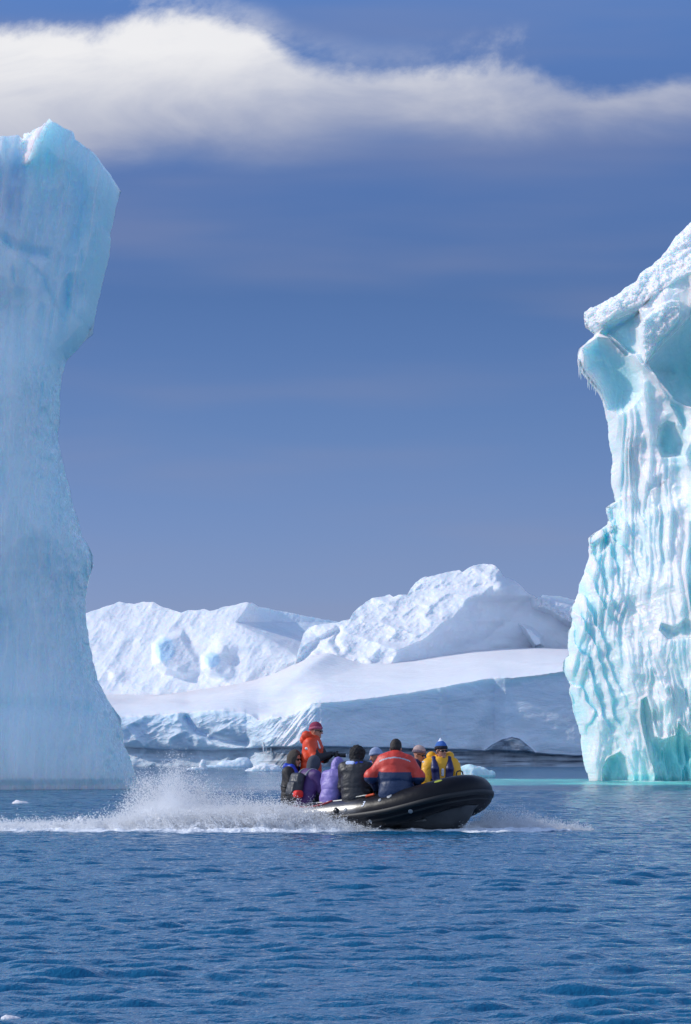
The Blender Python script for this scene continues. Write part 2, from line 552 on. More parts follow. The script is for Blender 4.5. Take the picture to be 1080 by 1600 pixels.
# ================================================================== WATER
def make_water():
    uu = np.concatenate([np.linspace(-0.125, 0.125, 760)])
    side = 0.125 + np.geomspace(0.001, 3.0, 60)
    u = np.concatenate([-side[::-1], uu, side])
    rows = [4.0]
    while rows[-1] < 11: rows.append(rows[-1] * 1.02)
    while rows[-1] < 130: rows.append(rows[-1] * 1.0012)
    while rows[-1] < 470: rows.append(rows[-1] * 1.0022)
    while rows[-1] < 45000: rows.append(rows[-1] * 1.12)
    yv = np.array(rows)
    U, Y = np.meshgrid(u, yv)
    X = U * Y
    dY = np.gradient(yv)[:, None] * np.ones_like(U)
    dX = np.gradient(U, axis=1) * Y
    step = np.maximum(dY, dX)
    Z = np.zeros_like(X); SX = np.zeros_like(X); SY = np.zeros_like(X)
    rg = np.random.default_rng(5)
    N = 90
    lam = np.geomspace(0.14, 5.5, N) * rg.uniform(0.93, 1.07, N)
    wind = math.radians(-80)
    gust = 0.85 + 0.45 * fbm(X * 0.16, Y * 0.05, oct=3, seed=3)
    gust2 = 1.0 + 0.50 * fbm(X * 0.9, Y * 0.34, oct=3, seed=8)
    for i, L in enumerate(lam):
        th = wind + rg.normal(0, 0.36)
        k = 2 * math.pi / L
        kx, ky = k * math.cos(th), k * math.sin(th)
        slope = 0.086 * (1.0 if L < 0.28 else (0.28 / L) ** 1.5) * 1.0
        a = slope / k
        ph = rg.uniform(0, 6.28)
        att = np.clip((L / step - 2.6) / 3.0, 0, 1)
        A = a * att * (gust2 if L < 1.2 else gust)
        arg = kx * X + ky * Y + ph
        s = np.sin(arg); c = np.cos(arg)
        Z += A * s
        SX -= A * c * math.cos(th) * 0.9
        SY -= A * c * math.sin(th) * 0.9
    XX, YY = X + SX, Y + SY
    # foam on the surface: the line of white water thrown off by the boat, and the streak ahead of the bow
    px = CX + X * F / Y
    foam = np.zeros_like(X)
    yl = interp(px, [(-400, 59.7), (0, 60.2), (220, 59.2), (420, 59.4), (560, 59.9), (760, 58.9), (920, 59.9)])
    w = interp(px, [(-600, 1.2), (0, 1.6), (250, 2.6), (450, 2.6), (560, 1.6), (600, 0.9), (720, 0.5), (760, 1.3), (860, 0.6), (895, 0.1), (1000, 0.0)])
    nn = fbm(X * 2.2, Y * 1.1, oct=4, seed=21)
    d = (Y - yl) / np.maximum(w, 0.05)
    foam = np.where(d > 0, sstep(d + 0.5 * nn, 1.0, 0.25), sstep(-d * 2.4 + 0.25 * nn, 1.0, 0.3)) * (w > 0.12)
    # torn foam streaks drifting behind the wake
    far = sstep(fbm(X * 0.55, Y * 0.22, oct=4, seed=31), 0.20, 0.42) * sstep(Y, 58, 62) * (1 - sstep(Y, 72, 88)) * sstep(px, 560, 380)
    foam = np.maximum(foam, far * 0.40)
    # sparse small whitecaps
    wc = sstep(fbm(X * 1.6, Y * 0.9, oct=4, seed=41), 0.60, 0.72) * sstep(Z, 0.03, 0.07)
    foam = np.maximum(foam, wc * 0.0)
    rb = sstep(px, 905, 925) * sstep(Y, 170, 174) * (1 - sstep(Y, 180, 186)) * sstep(fbm(X * 1.2, Y * 0.3, oct=3, seed=61), -0.1, 0.35)
    foam = np.maximum(foam, 0.45 * rb)
    Z += foam * 0.05 * (1 + fbm(X * 6, Y * 6, oct=3, seed=77))
    # brighter green water over the foot of the right-hand berg and of the little floe
    Yt = 158 + 3 * fbm(px * 0.01, px * 0, seed=51)
    teal = sstep(Y, Yt - 8, Yt + 5) * sstep(px, 690, 790) * (1 - sstep(Y, 192, 204))
    teal = teal * (0.72 + 0.5 * fbm(X * 0.5, Y * 0.08, oct=3, seed=52))
    V = np.stack([XX, YY, Z], -1).reshape(-1, 3)
    me = np_mesh('sea', V, grid_quads(*X.shape), attrs={'foam': foam, 'teal': teal, 'unresolved': sstep(Y, 25, 110)})
    m, t, b = mat('sea_water')
    co = t.new('ShaderNodeNewGeometry').outputs['Position']
    fo = t.new('ShaderNodeAttribute', attribute_name='foam').outputs['Fac']
    te = t.new('ShaderNodeAttribute', attribute_name='teal').outputs['Fac']
    n1_ = noise(t, 7.0, 5, 0.62, co)
    mp = t.new('ShaderNodeMapping', ins={0: co, 3: (1.0, 0.6, 1.0)})
    n2_ = noise(t, 22.0, 3, 0.6, mp.outputs[0], 0.3)
    fn = noise(t, 16.0, 6, 0.7, co)
    f = t.smooth(t.math('ADD', fo, t.math('MULTIPLY', t.math('SUBTRACT', fn, 0.5), t.math('MULTIPLY', fo, 1.6))), 0.22, 0.62)
    c = t.mix(te, (0.007, 0.112, 0.232), (0.22, 0.95, 0.78))
    c = t.mix(f, c, (0.86, 0.89, 0.92))
    t.put(b.inputs['Base Color'], c)
    t.put(b.inputs['Roughness'], t.math('ADD', t.math('ADD', 0.07, t.math('MULTIPLY', te, 0.15)), t.math('MULTIPLY', f, 0.6)))
    b.inputs['IOR'].default_value = 1.333
    hh = t.math('ADD', n1_, t.math('MULTIPLY', n2_, 0.45))
    t.put(b.inputs['Normal'], bump(t, hh, 0.8, 0.02))
    un = t.new('ShaderNodeAttribute', attribute_name='unresolved').outputs['Fac']
    mp2 = t.new('ShaderNodeMapping', ins={0: co, 3: (0.55, 1.0, 1.0)})
    n3_ = noise(t, 2.4, 4, 0.7, mp2.outputs[0], 0.2)
    nb = bump(t, t.math('MULTIPLY', n3_, un), 1.0, 0.45)
    t.put(b.inputs['Normal'], bump(t, hh, 0.9, 0.032, nb))
    o = link('water', me, m)
    tag(o, 'dark blue choppy sea with small wind ripples', None, None, 'structure')
    return o


make_water()


# ================================================================== ICEBERGS
def berg(name, mtl, PX, PY, D, Y0, back, attrs, true_proj=False, label=None, cat=None, group=None):
    """front sheet from arrays (rows bottom to top) + a bulging back sheet, one closed body"""
    Yf = Y0 - D
    K = Yf if true_proj else Y0
    Xw = (PX - CX) * K / F
    Zw = H - (PY - YH) * K / F
    V = np.stack([Xw, Yf, Zw], -1).reshape(-1, 3)
    nr, nc = PX.shape
    st_r, st_c = max(1, nr // 160), max(1, nc // 450)
    ri = np.unique(np.append(np.arange(0, nr, st_r), nr - 1)); ci = np.unique(np.append(np.arange(0, nc, st_c), nc - 1))
    Xb, Zb, Yb = Xw[np.ix_(ri, ci)], Zw[np.ix_(ri, ci)], Yf[np.ix_(ri, ci)] + back[np.ix_(ri, ci)]
    Vb = np.stack([Xb, Yb, Zb], -1).reshape(-1, 3)
    flip = PX[0, 0] > PX[0, -1]
    Q = grid_quads(nr, nc, flip=flip)
    Qb = grid_quads(len(ri), len(ci), off=len(V), flip=not flip)
    at = {}
    for k in ('clear', 'dark'):
        a = attrs.get(k, np.zeros_like(PX)) * np.ones_like(PX)
        at[k] = np.concatenate([a.ravel(), a[np.ix_(ri, ci)].ravel()])
    me = np_mesh(name, np.concatenate([V, Vb]), np.concatenate([Q, Qb]), attrs=at)
    o = link(name, me, mtl)
    return tag(o, label, cat, group)


def circ(d, R):
    q = 1 - np.clip(d / R, 0, 1)
    return np.sqrt(np.maximum(1 - q * q, 0))


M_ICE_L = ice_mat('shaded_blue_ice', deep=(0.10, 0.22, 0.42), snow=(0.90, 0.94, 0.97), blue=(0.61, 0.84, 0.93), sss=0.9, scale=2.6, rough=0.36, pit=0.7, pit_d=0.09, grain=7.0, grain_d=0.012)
M_ICE_R = ice_mat('wet_white_ice', snow=(0.92, 0.95, 0.965), blue=(0.38, 0.80, 0.84), sss=0.8, scale=1.0, rough=0.22, pit=3.0, pit_d=0.05, grain=13.0, grain_d=0.035)
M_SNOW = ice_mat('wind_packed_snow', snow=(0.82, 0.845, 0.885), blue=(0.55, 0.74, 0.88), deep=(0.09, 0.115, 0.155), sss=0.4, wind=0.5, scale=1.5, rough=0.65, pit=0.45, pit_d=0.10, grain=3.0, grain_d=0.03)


def left_berg():
    Y0 = 140.0
    s = np.concatenate([np.linspace(0, 0.70, 70)[:-1], 0.70 + 0.30 * np.linspace(0, 1, 400)])
    v = np.linspace(0, 1, 1050)
    Sg, Vg = np.meshgrid(s, v)
    pyb, pyc = 1262.0, 292.0
    edge = [(1262, 228), (1232, 216), (1210, 211), (1185, 203), (1160, 193), (1140, 191), (1125, 190), (1110, 180), (1090, 166), (1060, 152), (1020, 143), (975, 135), (935, 134),
            (905, 139), (885, 146), (872, 146), (858, 141), (840, 130), (815, 122), (790, 115), (765, 109), (735, 101), (700, 93), (680, 90), (655, 93), (620, 94), (590, 97),
            (568, 101), (560, 105), (545, 120), (526, 137), (522, 145), (500, 147), (470, 153), (440, 160), (400, 171), (372, 173), (368, 172), (340, 178), (310, 184), (292, 187)]
    py_lin = pyb + (pyc - pyb) * v
    xe = interp(py_lin, edge)
    k = np.array([1, 2, 3, 2, 1.]); xe = np.convolve(np.pad(xe, 2, 'edge'), k / k.sum(), 'valid')
    rough_e = np.where(py_lin > 560, 1.0, 0.8)
    xe = xe + rough_e * (1.6 * fbm(py_lin / 14, py_lin * 0, oct=4, seed=4) + 0.7 * fbm(py_lin / 3, py_lin * 0, oct=2, seed=5))
    xes = np.convolve(np.pad(xe, 30, 'edge'), np.ones(61) / 61, 'valid')
    xl = -620.0
    PX = xl + Sg * (xe[:, None] - xl)
    skyl = [(-700, 330), (-400, 250), (-200, 236), (-60, 226), (0, 222), (22, 219), (36, 217), (50, 211), (66, 206), (75, 201), (82, 195.5), (90, 197), (103, 203), (114, 207), (116, 210), (118, 220), (128, 226),
            (140, 233), (150, 242), (160, 256), (170, 268), (180, 283), (187, 292)]
    xs = PX[-1]
    ytop = interp(xs, skyl) + 0.8 * fbm(xs / 9, xs * 0, oct=3, seed=9)
    PY = pyb + Vg * (ytop[None, :] - pyb)
    de = np.maximum(0, (xes[:, None] - PX) / 42.4) * np.clip((1 - Sg) * 60, 0, 1)         # metres from the right edge
    dt = (PY - ytop[None, :]) / 42.4                    # metres below the top
    upper = sstep(PY + 18 * fbm(PX / 30, PX * 0, seed=25), 655, 450)
    # general body: rounded column below, faceted block on top
    D = circ(de, 5.0) * 3.6 * (1 - upper) + upper * (circ(de, 0.5) * 0.35 + np.clip(de, 0, 3.3) * 0.55)
    D += 1.6 * sstep(PY, 1000, 1230) * circ(de, 7) + 1.0 * sstep(PY, 700, 960) * sstep(de, 0, 6)
    # top edge breaks away backwards
    D -= 1.3 * (1 - circ(dt, 1.2)) * 0.8
    # ridge line from the peak down: left of it the wall steps back and faces left/up
    ridge = interp(PY, [(190, 84), (205, 79), (240, 68), (268, 58), (300, 56), (420, 30), (480, 24), (560, -20), (700, -60), (1262, -60)])
    dl = (ridge - PX) / 42.4
    D -= upper * (0.12 * sstep(dl, 0, 0.5) + np.clip(dl, 0, 12) * 0.62 - 0.62 * np.clip(dl, 0, 3)) * sstep(PY, 470, 380)
    D += upper * 0.55 * np.clip(dt, 0, 9) * -0.12
    # sunlit snow patch under the peak: faces left and up
    pat = sdpoly(PX, PY, [(36, 219), (48, 212), (66, 206), (75, 199), (82, 194), (80, 204), (72, 228), (60, 252), (56, 268), (44, 270), (40, 262), (42, 248), (38, 238), (40, 230)])
    pat = pat + 3 * fbm(PX / 7, PY / 7, oct=3, seed=13)
    pm = sstep(pat, 1.5, -1.5)
    D += pm * (0.10 + 2.3 * np.clip((PX - 38) / 42.4, 0, 1.1) - 1.1 * (270 - PY) / 42.4 + 0.15 * fbm(PX / 6, PY / 8, oct=3, seed=12))
    # the crease under the block, left
    D -= 0.30 * np.exp(-(polydist(PX + 5 * fbm(PX / 20, PY / 20, oct=3, seed=23), PY, [(-60, 372), (12, 384), (30, 396), (52, 402), (72, 404)]) / 8) ** 2) * upper
    D -= 0.10 * np.exp(-(polydist(PX, PY, [(12, 384), (45, 415), (70, 440), (98, 500)]) / 4) ** 2)
    D -= 0.2 * np.exp(-((PX - 107) / 4.5) ** 2 - ((PY - 465) / 22) ** 2)
    D -= 0.4 * np.exp(-((PX - 26) / 3.5) ** 2 - ((PY - 440) / 14) ** 2)
    # broad facets of the block
    q = PX + 0.12 * PY
    D += upper * (0.36 * fbm(q / 34, PY / 170, oct=3, gain=0.4, seed=14, ridged=True) + 0.05 * fbm(q / 6, PY / 26, oct=3, seed=15, ridged=True)) * np.clip(de * 1.6, 0, 1)
    # lower wall: gentle swells, fine vertical scallops near the edge
    low = 1 - upper
    D += low * 0.40 * fbm(PX / 60, PY / 170, oct=3, seed=16) * np.clip(de, 0, 1)
    sc = np.exp(-de / 1.1) * sstep(PY, 540, 600)
    D += sc * 0.30 * fbm(PX / 4.2, PY / 13, oct=3, seed=17) + 0.03 * low * fbm(PX / 6, PY / 30, oct=3, seed=18) + 0.16 * low * np.clip(de, 0, 1) * fbm(PX / 16, PY / 110, oct=3, seed=28, ridged=True)
    # soft horizontal band where the sea once cut it
    D -= 0.20 * np.exp(-((PY - 1108 - 6 * fbm(PX / 50, PX * 0, seed=19)) / 13) ** 2) * np.clip(de, 0, 1)
    D -= 0.45 * sstep(PY, 1214, 1226) * 0.6
    clear = 0.42 + 0.45 * np.exp(-de / 1.3) + 0.3 * upper * sstep(PX, ridge - 4, ridge + 8) + 0.12 * np.exp(-((PY - 1108) / 20) ** 2)
    clear = clear + 0.25 * fbm(PX / 45, PY / 110, oct=4, seed=20)
    clear = np.clip(clear, 0, 1) * (1 - pm)
    back = 9.0 * circ(de, 9.0) * (0.35 + 0.65 * circ(dt, 4.0)) * np.clip(circ(dt, 0.5) + 0.0, 0, 1) + 0.001
    dark = 0.22 * sstep(ridge - PX, 0, 18) * sstep(PY, 400, 340) * (1 - pm) * np.clip(0.8 + 0.5 * fbm(PX / 14, PY / 60, oct=3, seed=24), 0, 1)  # overhang's shade left of the ridge, put into the ice colour as deeper blue
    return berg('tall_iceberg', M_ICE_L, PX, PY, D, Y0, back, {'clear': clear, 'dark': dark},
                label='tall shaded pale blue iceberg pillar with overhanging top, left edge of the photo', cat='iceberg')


left_berg()


def right_berg():
    Y0 = 183.0
    ppm = F / Y0
    s = np.concatenate([np.linspace(0, 1, 520) ** 1.0 * 0.40, 0.40 + 0.60 * np.linspace(0, 1, 90)[1:]])
    v = np.linspace(0, 1, 1250)
    Sg, Vg = np.meshgrid(s, v)
    pyb, pyc = 1245.0, 486.0
    edge = [(1245, 922), (1214, 917), (1195, 911), (1170, 906), (1150, 905), (1130, 900), (1110, 893), (1096, 891), (1085, 886), (1072, 889), (1060, 884), (1048, 878), (1040, 877),
            (1030, 881), (1024, 887), (1012, 886), (1000, 886), (988, 885), (980, 891), (968, 893), (960, 890), (950, 892), (940, 898), (925, 903), (914, 904), (900, 910), (885, 915), (870, 920), (855, 919), (842, 918), (834, 926),
            (828, 938), (820, 948), (812, 951), (800, 947), (794, 946), (788, 954), (784, 962), (775, 960), (755, 955), (735, 955), (720, 957), (700, 953), (680, 951), (660, 949),
            (640, 945), (625, 941), (610, 932), (600, 923), (592, 916), (584, 909), (572, 903), (552, 902), (545, 905), (540, 912), (532, 920), (526, 928), (521, 930), (516, 922), (512, 915), (500, 913), (492, 912), (486, 914)]
    py_lin = pyb + (pyc - pyb) * v
    xe = interp(py_lin, edge)
    xe = xe + 1.3 * fbm(py_lin / 12, py_lin * 0, oct=4, seed=104) + 0.8 * fbm(py_lin / 3, py_lin * 0, oct=2, seed=105)
    xes = np.convolve(np.pad(xe, 30, 'edge'), np.ones(61) / 61, 'valid')
    xr = 1500.0
    PX = xe[:, None] + Sg * (xr - xe[:, None])
    skyl = [(914, 486), (920, 481), (932, 478), (946, 471), (958, 466), (966, 462), (975, 454), (985, 448), (993, 443), (997, 432), (1003, 427), (1013, 422), (1026, 412), (1036, 401), (1044, 388), (1050, 379),
            (1060, 370), (1072, 358), (1082, 350), (1110, 334), (1150, 322), (1210, 330), (1300, 380), (1400, 500), (1500, 720)]
    xs = PX[-1]
    ytop = interp(xs, skyl) + 1.5 * fbm(xs / 6, xs * 0, oct=3, seed=109)
    PY = pyb + Vg * (ytop[None, :] - pyb)
    de = np.maximum(0, (PX - xes[:, None]) / ppm) * np.clip(Sg * 60, 0, 1)
    dt = (PY - ytop[None, :]) / ppm
    wob = 5 * fbm(PX / 30, PY / 30, oct=3, seed=110)
    # the wall runs towards the camera as it goes right (it faces left, into the sun)
    D = circ(de, 1.2) * 0.6 + 0.72 * np.clip(de, 0, 6) + 0.25 * np.clip(de - 6, 0, 12)
    D += 1.2 * sstep(PY, 760, 1150)
    clear = np.zeros_like(D) + 0.10
    # ---- snow cap along the top, sloping back, granular
    capl = interp(PX, [(900, 524), (930, 521), (938, 512), (955, 498), (975, 490), (1000, 482), (1015, 470), (1035, 458), (1060, 446), (1080, 440), (1150, 430), (1500, 620)]) + wob * 0.5
    cap = sstep(PY, capl + 3, capl - 3)
    D += cap * (0.45 - 0.75 * np.clip((capl - PY) / ppm, 0, 3.5)) * sstep(de, 0.0, 0.5)
    D += cap * (0.34 * fbm(PX / 8, PY / 7, oct=4, seed=111) + 0.12 * fbm(PX / 3, PY / 3, oct=2, seed=112))
    D -= 0.5 * cap * (1 - circ(dt, 0.6))
    notcap = 1 - cap
    # ---- flutes over the whole wall
    wx = PX + 9 * fbm(PX / 60, PY / 90, oct=2, seed=113) + 0.10 * (PY - 900) * sstep(PX, 1010, 930)
    lowr = sstep(PX, 985, 1010) * sstep(PY, 990, 1010)           # finer rippled curtain lower right
    midr = sstep(PX, 1005, 1025) * sstep(PY, 800, 830) * (1 - sstep(PY, 985, 1000))
    fl = 1 - np.abs(fbm(wx / 17, PY / 210, oct=2, gain=0.45, seed=114)) * 2.6
    fl2 = 1 - np.abs(vnoise(wx / 7.5 + 3, PY / 120 + 5, seed=115)) * 2
    wy = PY + 34 * fbm(PX / 14, PY / 60, oct=2, seed=119)
    fl3 = 1 - np.abs(vnoise((wx - 0.1 * PY) / 5.0, wy / 26, seed=116)) * 2
    amp = notcap * sstep(PY, 585, 720) * np.clip(de / 0.5, 0, 1)
    amp = amp * (0.25 + 1.25 * sstep(fbm(PX / 38, PY / 85, oct=3, seed=140), -0.45, 0.45))
    D += notcap * np.clip(de, 0, 1) * 0.22 * fbm((PX - 0.35 * PY) / 42, (PY + 0.3 * PX) / 60, oct=5, gain=0.5, seed=141, ridged=True)
    D += amp * (0.17 * fl * (1 - 0.6 * lowr) + 0.12 * fl2 * (1 + 0.5 * midr) * (1 - 0.5 * lowr) + (0.04 + 0.12 * lowr) * fl3)
    D += amp * 0.14 * fbm(PX / 22, PY / 45, oct=4, seed=117)
    # ---- overlapping plates along the left edge
    pl = (PX - 0.33 * (PY - 900)) / 21 + 0.9 * fbm(PX / 40, PY / 55, oct=3, seed=118)
    saw = pl - np.floor(pl)
    saw = np.where(saw < 0.85, saw / 0.85, (1 - saw) / 0.15)
    em = np.exp(-((de - 0.9) / 1.5) ** 2) * sstep(PY, 780, 850) * (1 - sstep(PY, 1100, 1180))
    D += em * 0.30 * (saw - 0.5)
    clear += em * 0.40 * sstep(saw, 0.7, 0.1)
    # ---- left lobe: smooth teal scoop under the cap
    def scoop(poly, depth, soft, cl, lip=0.0, wobble=1.0):
        nonlocal D, clear
        d = -sdpoly(PX + wobble * 0.5 * wob, PY + wobble * 0.4 * wob, poly)
        ins_ = np.clip(d / soft, 0, 1)
        prof = np.sqrt(np.maximum(1 - (1 - ins_) ** 2, 0)) * (d > 0)
        D -= prof * depth
        k = sstep(d, -2, 11) * cl * (0.42 + 0.58 * sstep(d, 0, soft * 1.1))
        D = np.where(d > 0, D - 0, D)
        clear = np.maximum(clear, k)
        if lip:
            D += lip * np.exp(-(d / 2.2) ** 2)
        return d
    scoop([(909, 545), (930, 528), (955, 534), (985, 560), (998, 585), (1000, 618), (985, 640), (965, 650), (948, 640), (940, 612), (926, 590), (912, 578)], 1.1, 26, 0.80)
    scoop([(933, 521), (945, 508), (975, 497), (992, 494), (998, 512), (990, 520), (996, 560), (975, 560), (950, 534)], 1.3, 12, 0.72)
    # ---- the great hollow
    big = scoop([(1092, 436), (1066, 444), (1069, 475), (1066, 510), (1050, 528), (1030, 545), (1006, 575), (1018, 600), (1040, 628), (1062, 644), (1080, 654), (1150, 690), (1230, 640), (1220, 480), (1150, 430)], 3.6, 60, 1.0, lip=0.25, wobble=0.3)
    # ---- the glittering buttress between them
    bt = -sdpoly(PX, PY, [(992, 513), (1003, 504), (1020, 492), (1040, 482), (1052, 484), (1052, 512), (1040, 528), (1020, 545), (1004, 573), (1000, 578), (996, 552)])
    bm_ = sstep(bt + 0.4 * wob, -1, 3)
    D += bm_ * (0.7 + 0.25 * fbm(PX / 4, PY / 4, oct=3, seed=121))
    clear = clear * (1 - bm_)
    # ---- raised seams
    for ln, a_, wd in [([(948, 524), (975, 552), (998, 580), (1018, 606), (1032, 628)], 0.5, 2.2), ([(1000, 578), (1022, 606), (1045, 636), (1080, 656), (1150, 690)], 0.5, 2.6),
                       ([(1068, 655), (1074, 690), (1060, 720), (1074, 770), (1070, 820)], 0.5, 6), ([(1000, 606), (1002, 640), (1010, 690), (1008, 760)], 0.28, 4)]:
        D += a_ * np.exp(-(polydist(PX + wob * 0.6, PY, ln) / wd) ** 2)
    # ---- smaller clear hollows
    scoop([(1022, 672), (1036, 664), (1048, 668), (1054, 684), (1064, 700), (1062, 722), (1040, 722), (1026, 720), (1019, 700)], 0.9, 14, 0.78)
    scoop([(1042, 625), (1064, 640), (1072, 668), (1060, 680), (1050, 660), (1040, 640)], 0.6, 10, 0.6)
    scoop([(948, 796), (962, 790), (965, 830), (972, 835), (965, 832), (952, 815)], 0.6, 9, 0.6)
    scoop([(922, 852), (940, 838), (958, 830), (952, 850), (934, 870), (930, 880)], 0.7, 9, 0.65)
    # undercut below the mid curtain
    scoop([(1018, 990), (1022, 978), (1040, 984), (1056, 970), (1080, 986), (1180, 990), (1180, 1008), (1060, 1002), (1030, 1004)], 0.8, 12, 0.55)
    # cave at the waterline, lower right
    scoop([(990, 1096), (1000, 1090), (1008, 1120), (1014, 1152), (1026, 1157), (1042, 1150), (1046, 1128), (1062, 1150), (1080, 1152), (1200, 1160), (1200, 1260), (1010, 1260), (1012, 1212), (998, 1160), (990, 1120)], 1.2, 30, 1.0, lip=0.2)
    scoop([(936, 1260), (936, 1200), (944, 1184), (960, 1173), (970, 1182), (980, 1210), (984, 1260)], 0.7, 14, 0.95, lip=0.15)
    # mid-face smooth panels of clearer ice
    clear = np.clip(clear + 0.15 * sstep(fbm(PX / 26, PY / 120, oct=3, seed=130), 0.05, 0.5) * notcap * sstep(PY, 560, 640), 0, 1)
    clear = np.clip(clear - fl * 0.12 * notcap * (clear < 0.5), 0, 1)
    clear = clear * (1 - cap)
    clear = np.maximum(clear, 0.9 * sstep(PY, 1204, 1214) * sstep(PX, 940, 960))
    back = 12.0 * circ(de, 10.0) * (0.3 + 0.7 * circ(dt, 5.0)) * circ(dt, 0.5) + 0.001
    o = berg('fluted_iceberg', M_ICE_R, PX, PY, D, Y0, back, {'clear': clear},
             label='sunlit white iceberg with fluted wall, teal hollows and snowy cap, right edge of the photo', cat='iceberg')
    # icicles on the overhanging lip
    for (x, y, L, w) in [(904.5, 566, 24, 2.0), (908, 572, 22, 2.2), (911.5, 574, 14, 2.0), (906.3, 570, 9, 1.8), (919, 594, 13, 1.6), (921, 594, 16, 1.7), (925, 600, 10, 1.4), (928, 600, 12, 1.5), (931, 606, 12, 1.5), (914, 584, 8, 1.5)]:
        a = P(x, y, Y0 - 0.15)
        Lm, r = L / ppm, w / ppm
        ns, nrr = 8, 7
        vs = []
        for i in range(nrr):
            f = i / (nrr - 1)
            rr = r * (1 - f) ** 0.8 * (1 + 0.15 * math.sin(i * 2.1 + x)) + 0.002
            for j in range(ns):
                th = 2 * math.pi * j / ns
                vs.append((a.x + rr * math.cos(th) + 0.02 * math.sin(x + f * 3), a.y + rr * math.sin(th), a.z + 0.15 - (Lm + 0.15) * f))
        me = np_mesh('icicle', np.array(vs), grid_quads(nrr, ns, wrap=True), attrs={'clear': np.full(len(vs), 0.1), 'dark': np.zeros(len(vs))})
        link('icicle', me, M_ICE_R, o)
    return o


right_berg()


# ---- far ice: two peaks and the long shelf in front
def far_peak(name, skyl, pyb, x0, x1, ncol, nrow, Yb, depthfn, clearfn, label, rough=1.0, seed=0, slope=1.0):
    xs = np.linspace(x0, x1, ncol)
    ytop = interp(xs, skyl) + rough * (1.5 * fbm(xs / 11, xs * 0, oct=4, seed=seed))
    v = np.linspace(0, 1, nrow)
    PX, Vg = np.meshgrid(xs, v)
    PY = pyb + Vg * (ytop[None, :] - pyb)
    D = depthfn(PX, PY, ytop[None, :])
    cl = clearfn(PX, PY, ytop[None, :])
    dt = (PY - ytop[None, :]) / 13.0
    dx = np.minimum(PX - x0, x1 - PX) / 13.0
    back = 14 * circ(dt, 8) * circ(dx, 4) + 0.001
    return berg(name, M_SNOW, PX, PY, D, Yb, back, cl, true_proj=True, label=label, cat='iceberg')


def lp_depth(PX, PY, YT):
    h = (1195 - PY) / 14.0
    D = -h * 1.25
    w = 6 * fbm(PX / 40, PY / 30, oct=3, seed=201)
    # main left-facing slopes, each followed by a face turned away from the sun
    D += 0.026 * np.minimum(PX - 385, 0)
    r1 = interp(PY, [(930, 392), (945, 388), (960, 378), (972, 368), (985, 392), (1000, 425), (1012, 445), (1025, 462), (1050, 470)]) + w * 0.4
    dx = (PX - r1) / 14.0
    D += np.where(dx > 0, -1.35 * np.minimum(dx, 4.0) - 0.35 * np.clip(dx - 4, 0, 20), -0.10 * np.maximum(dx, -12) * -1)
    # the small foot in front of the shaded face
    d2 = polydist(PX, PY, [(330, 1010), (370, 1003), (410, 1006), (440, 1022), (470, 1030)])
    D += 1.4 * sstep(PX, 320, 350) * np.exp(-(d2 / 16) ** 2) * (PX < 480)
    n = fbm((PX + PY * 0.7) / 58, (PY - 0.5 * PX) / 66, oct=5, gain=0.50, seed=202, ridged=True)
    D += 0.36 * n * sstep(dx, 0.6, -0.6) + 0.10 * n
    D += 0.10 * fbm((PX + PY * 0.6) / 9, (PY - 0.6 * PX) / 20, oct=3, seed=203)
    # two ice knobs standing out of the slope
    for (cx, cy, rx, ry, a) in [(263, 1018, 20, 21, 3.6), (333, 1033, 14, 14, 3.0), (182, 1054, 8, 7, 1.2)]:
        q = sdpoly(PX + 0.5 * w, PY + 0.4 * w, [(cx - rx, cy - ry * .5), (cx - rx * .4, cy - ry), (cx + rx * 1.1, cy - ry * 1.4), (cx + rx * 1.8, cy - ry * .2), (cx + rx * 2.8, cy + ry * 1.5), (cx + rx * 1.2, cy + ry * 1.9), (cx - rx * .2, cy + ry * 1.5), (cx - rx * .9, cy + ry * .9)])
        D += 0.8 * sstep(q, 7, -7) * np.clip(a - a * (PX - (cx - rx)) / (rx * 3.9), 0, a) * 1.1
    return D


def lp_clear(PX, PY, YT):
    c = np.zeros_like(PX)
    for (cx, cy, rx, ry) in [(258, 1015, 16, 20), (332, 1031, 13, 12)]:
        c = np.maximum(c, 0.9 * sstep(((PX - cx) / rx) ** 2 + ((PY - cy) / ry) ** 2, 1.2, 0.6))
    c = np.maximum(c, 0.35 * sstep(PX, 390, 410) * sstep(PY, 1000, 985))
    return {'clear': c}


far_peak('rugged_iceberg', [(-420, 1196), (-300, 1130), (-180, 1060), (-60, 1010), (0, 1000), (60, 985), (100, 972), (135, 958), (160, 950), (180, 943), (186, 941), (196, 943), (215, 943), (222, 941), (240, 941), (252, 948), (268, 953), (283, 957), (292, 954), (306, 953),
                            (320, 952), (328, 955), (341, 953), (344, 950), (357, 947), (375, 943), (385, 941), (395, 943), (404, 947), (430, 953), (446, 956), (480, 963), (515, 969), (560, 978), (600, 1000)],
         1200, -420, 600, 1000, 330, 470.0, lp_depth, lp_clear,
         'far snowy iceberg with rounded peaks and two blue ice knobs, behind the shelf at left', seed=210)


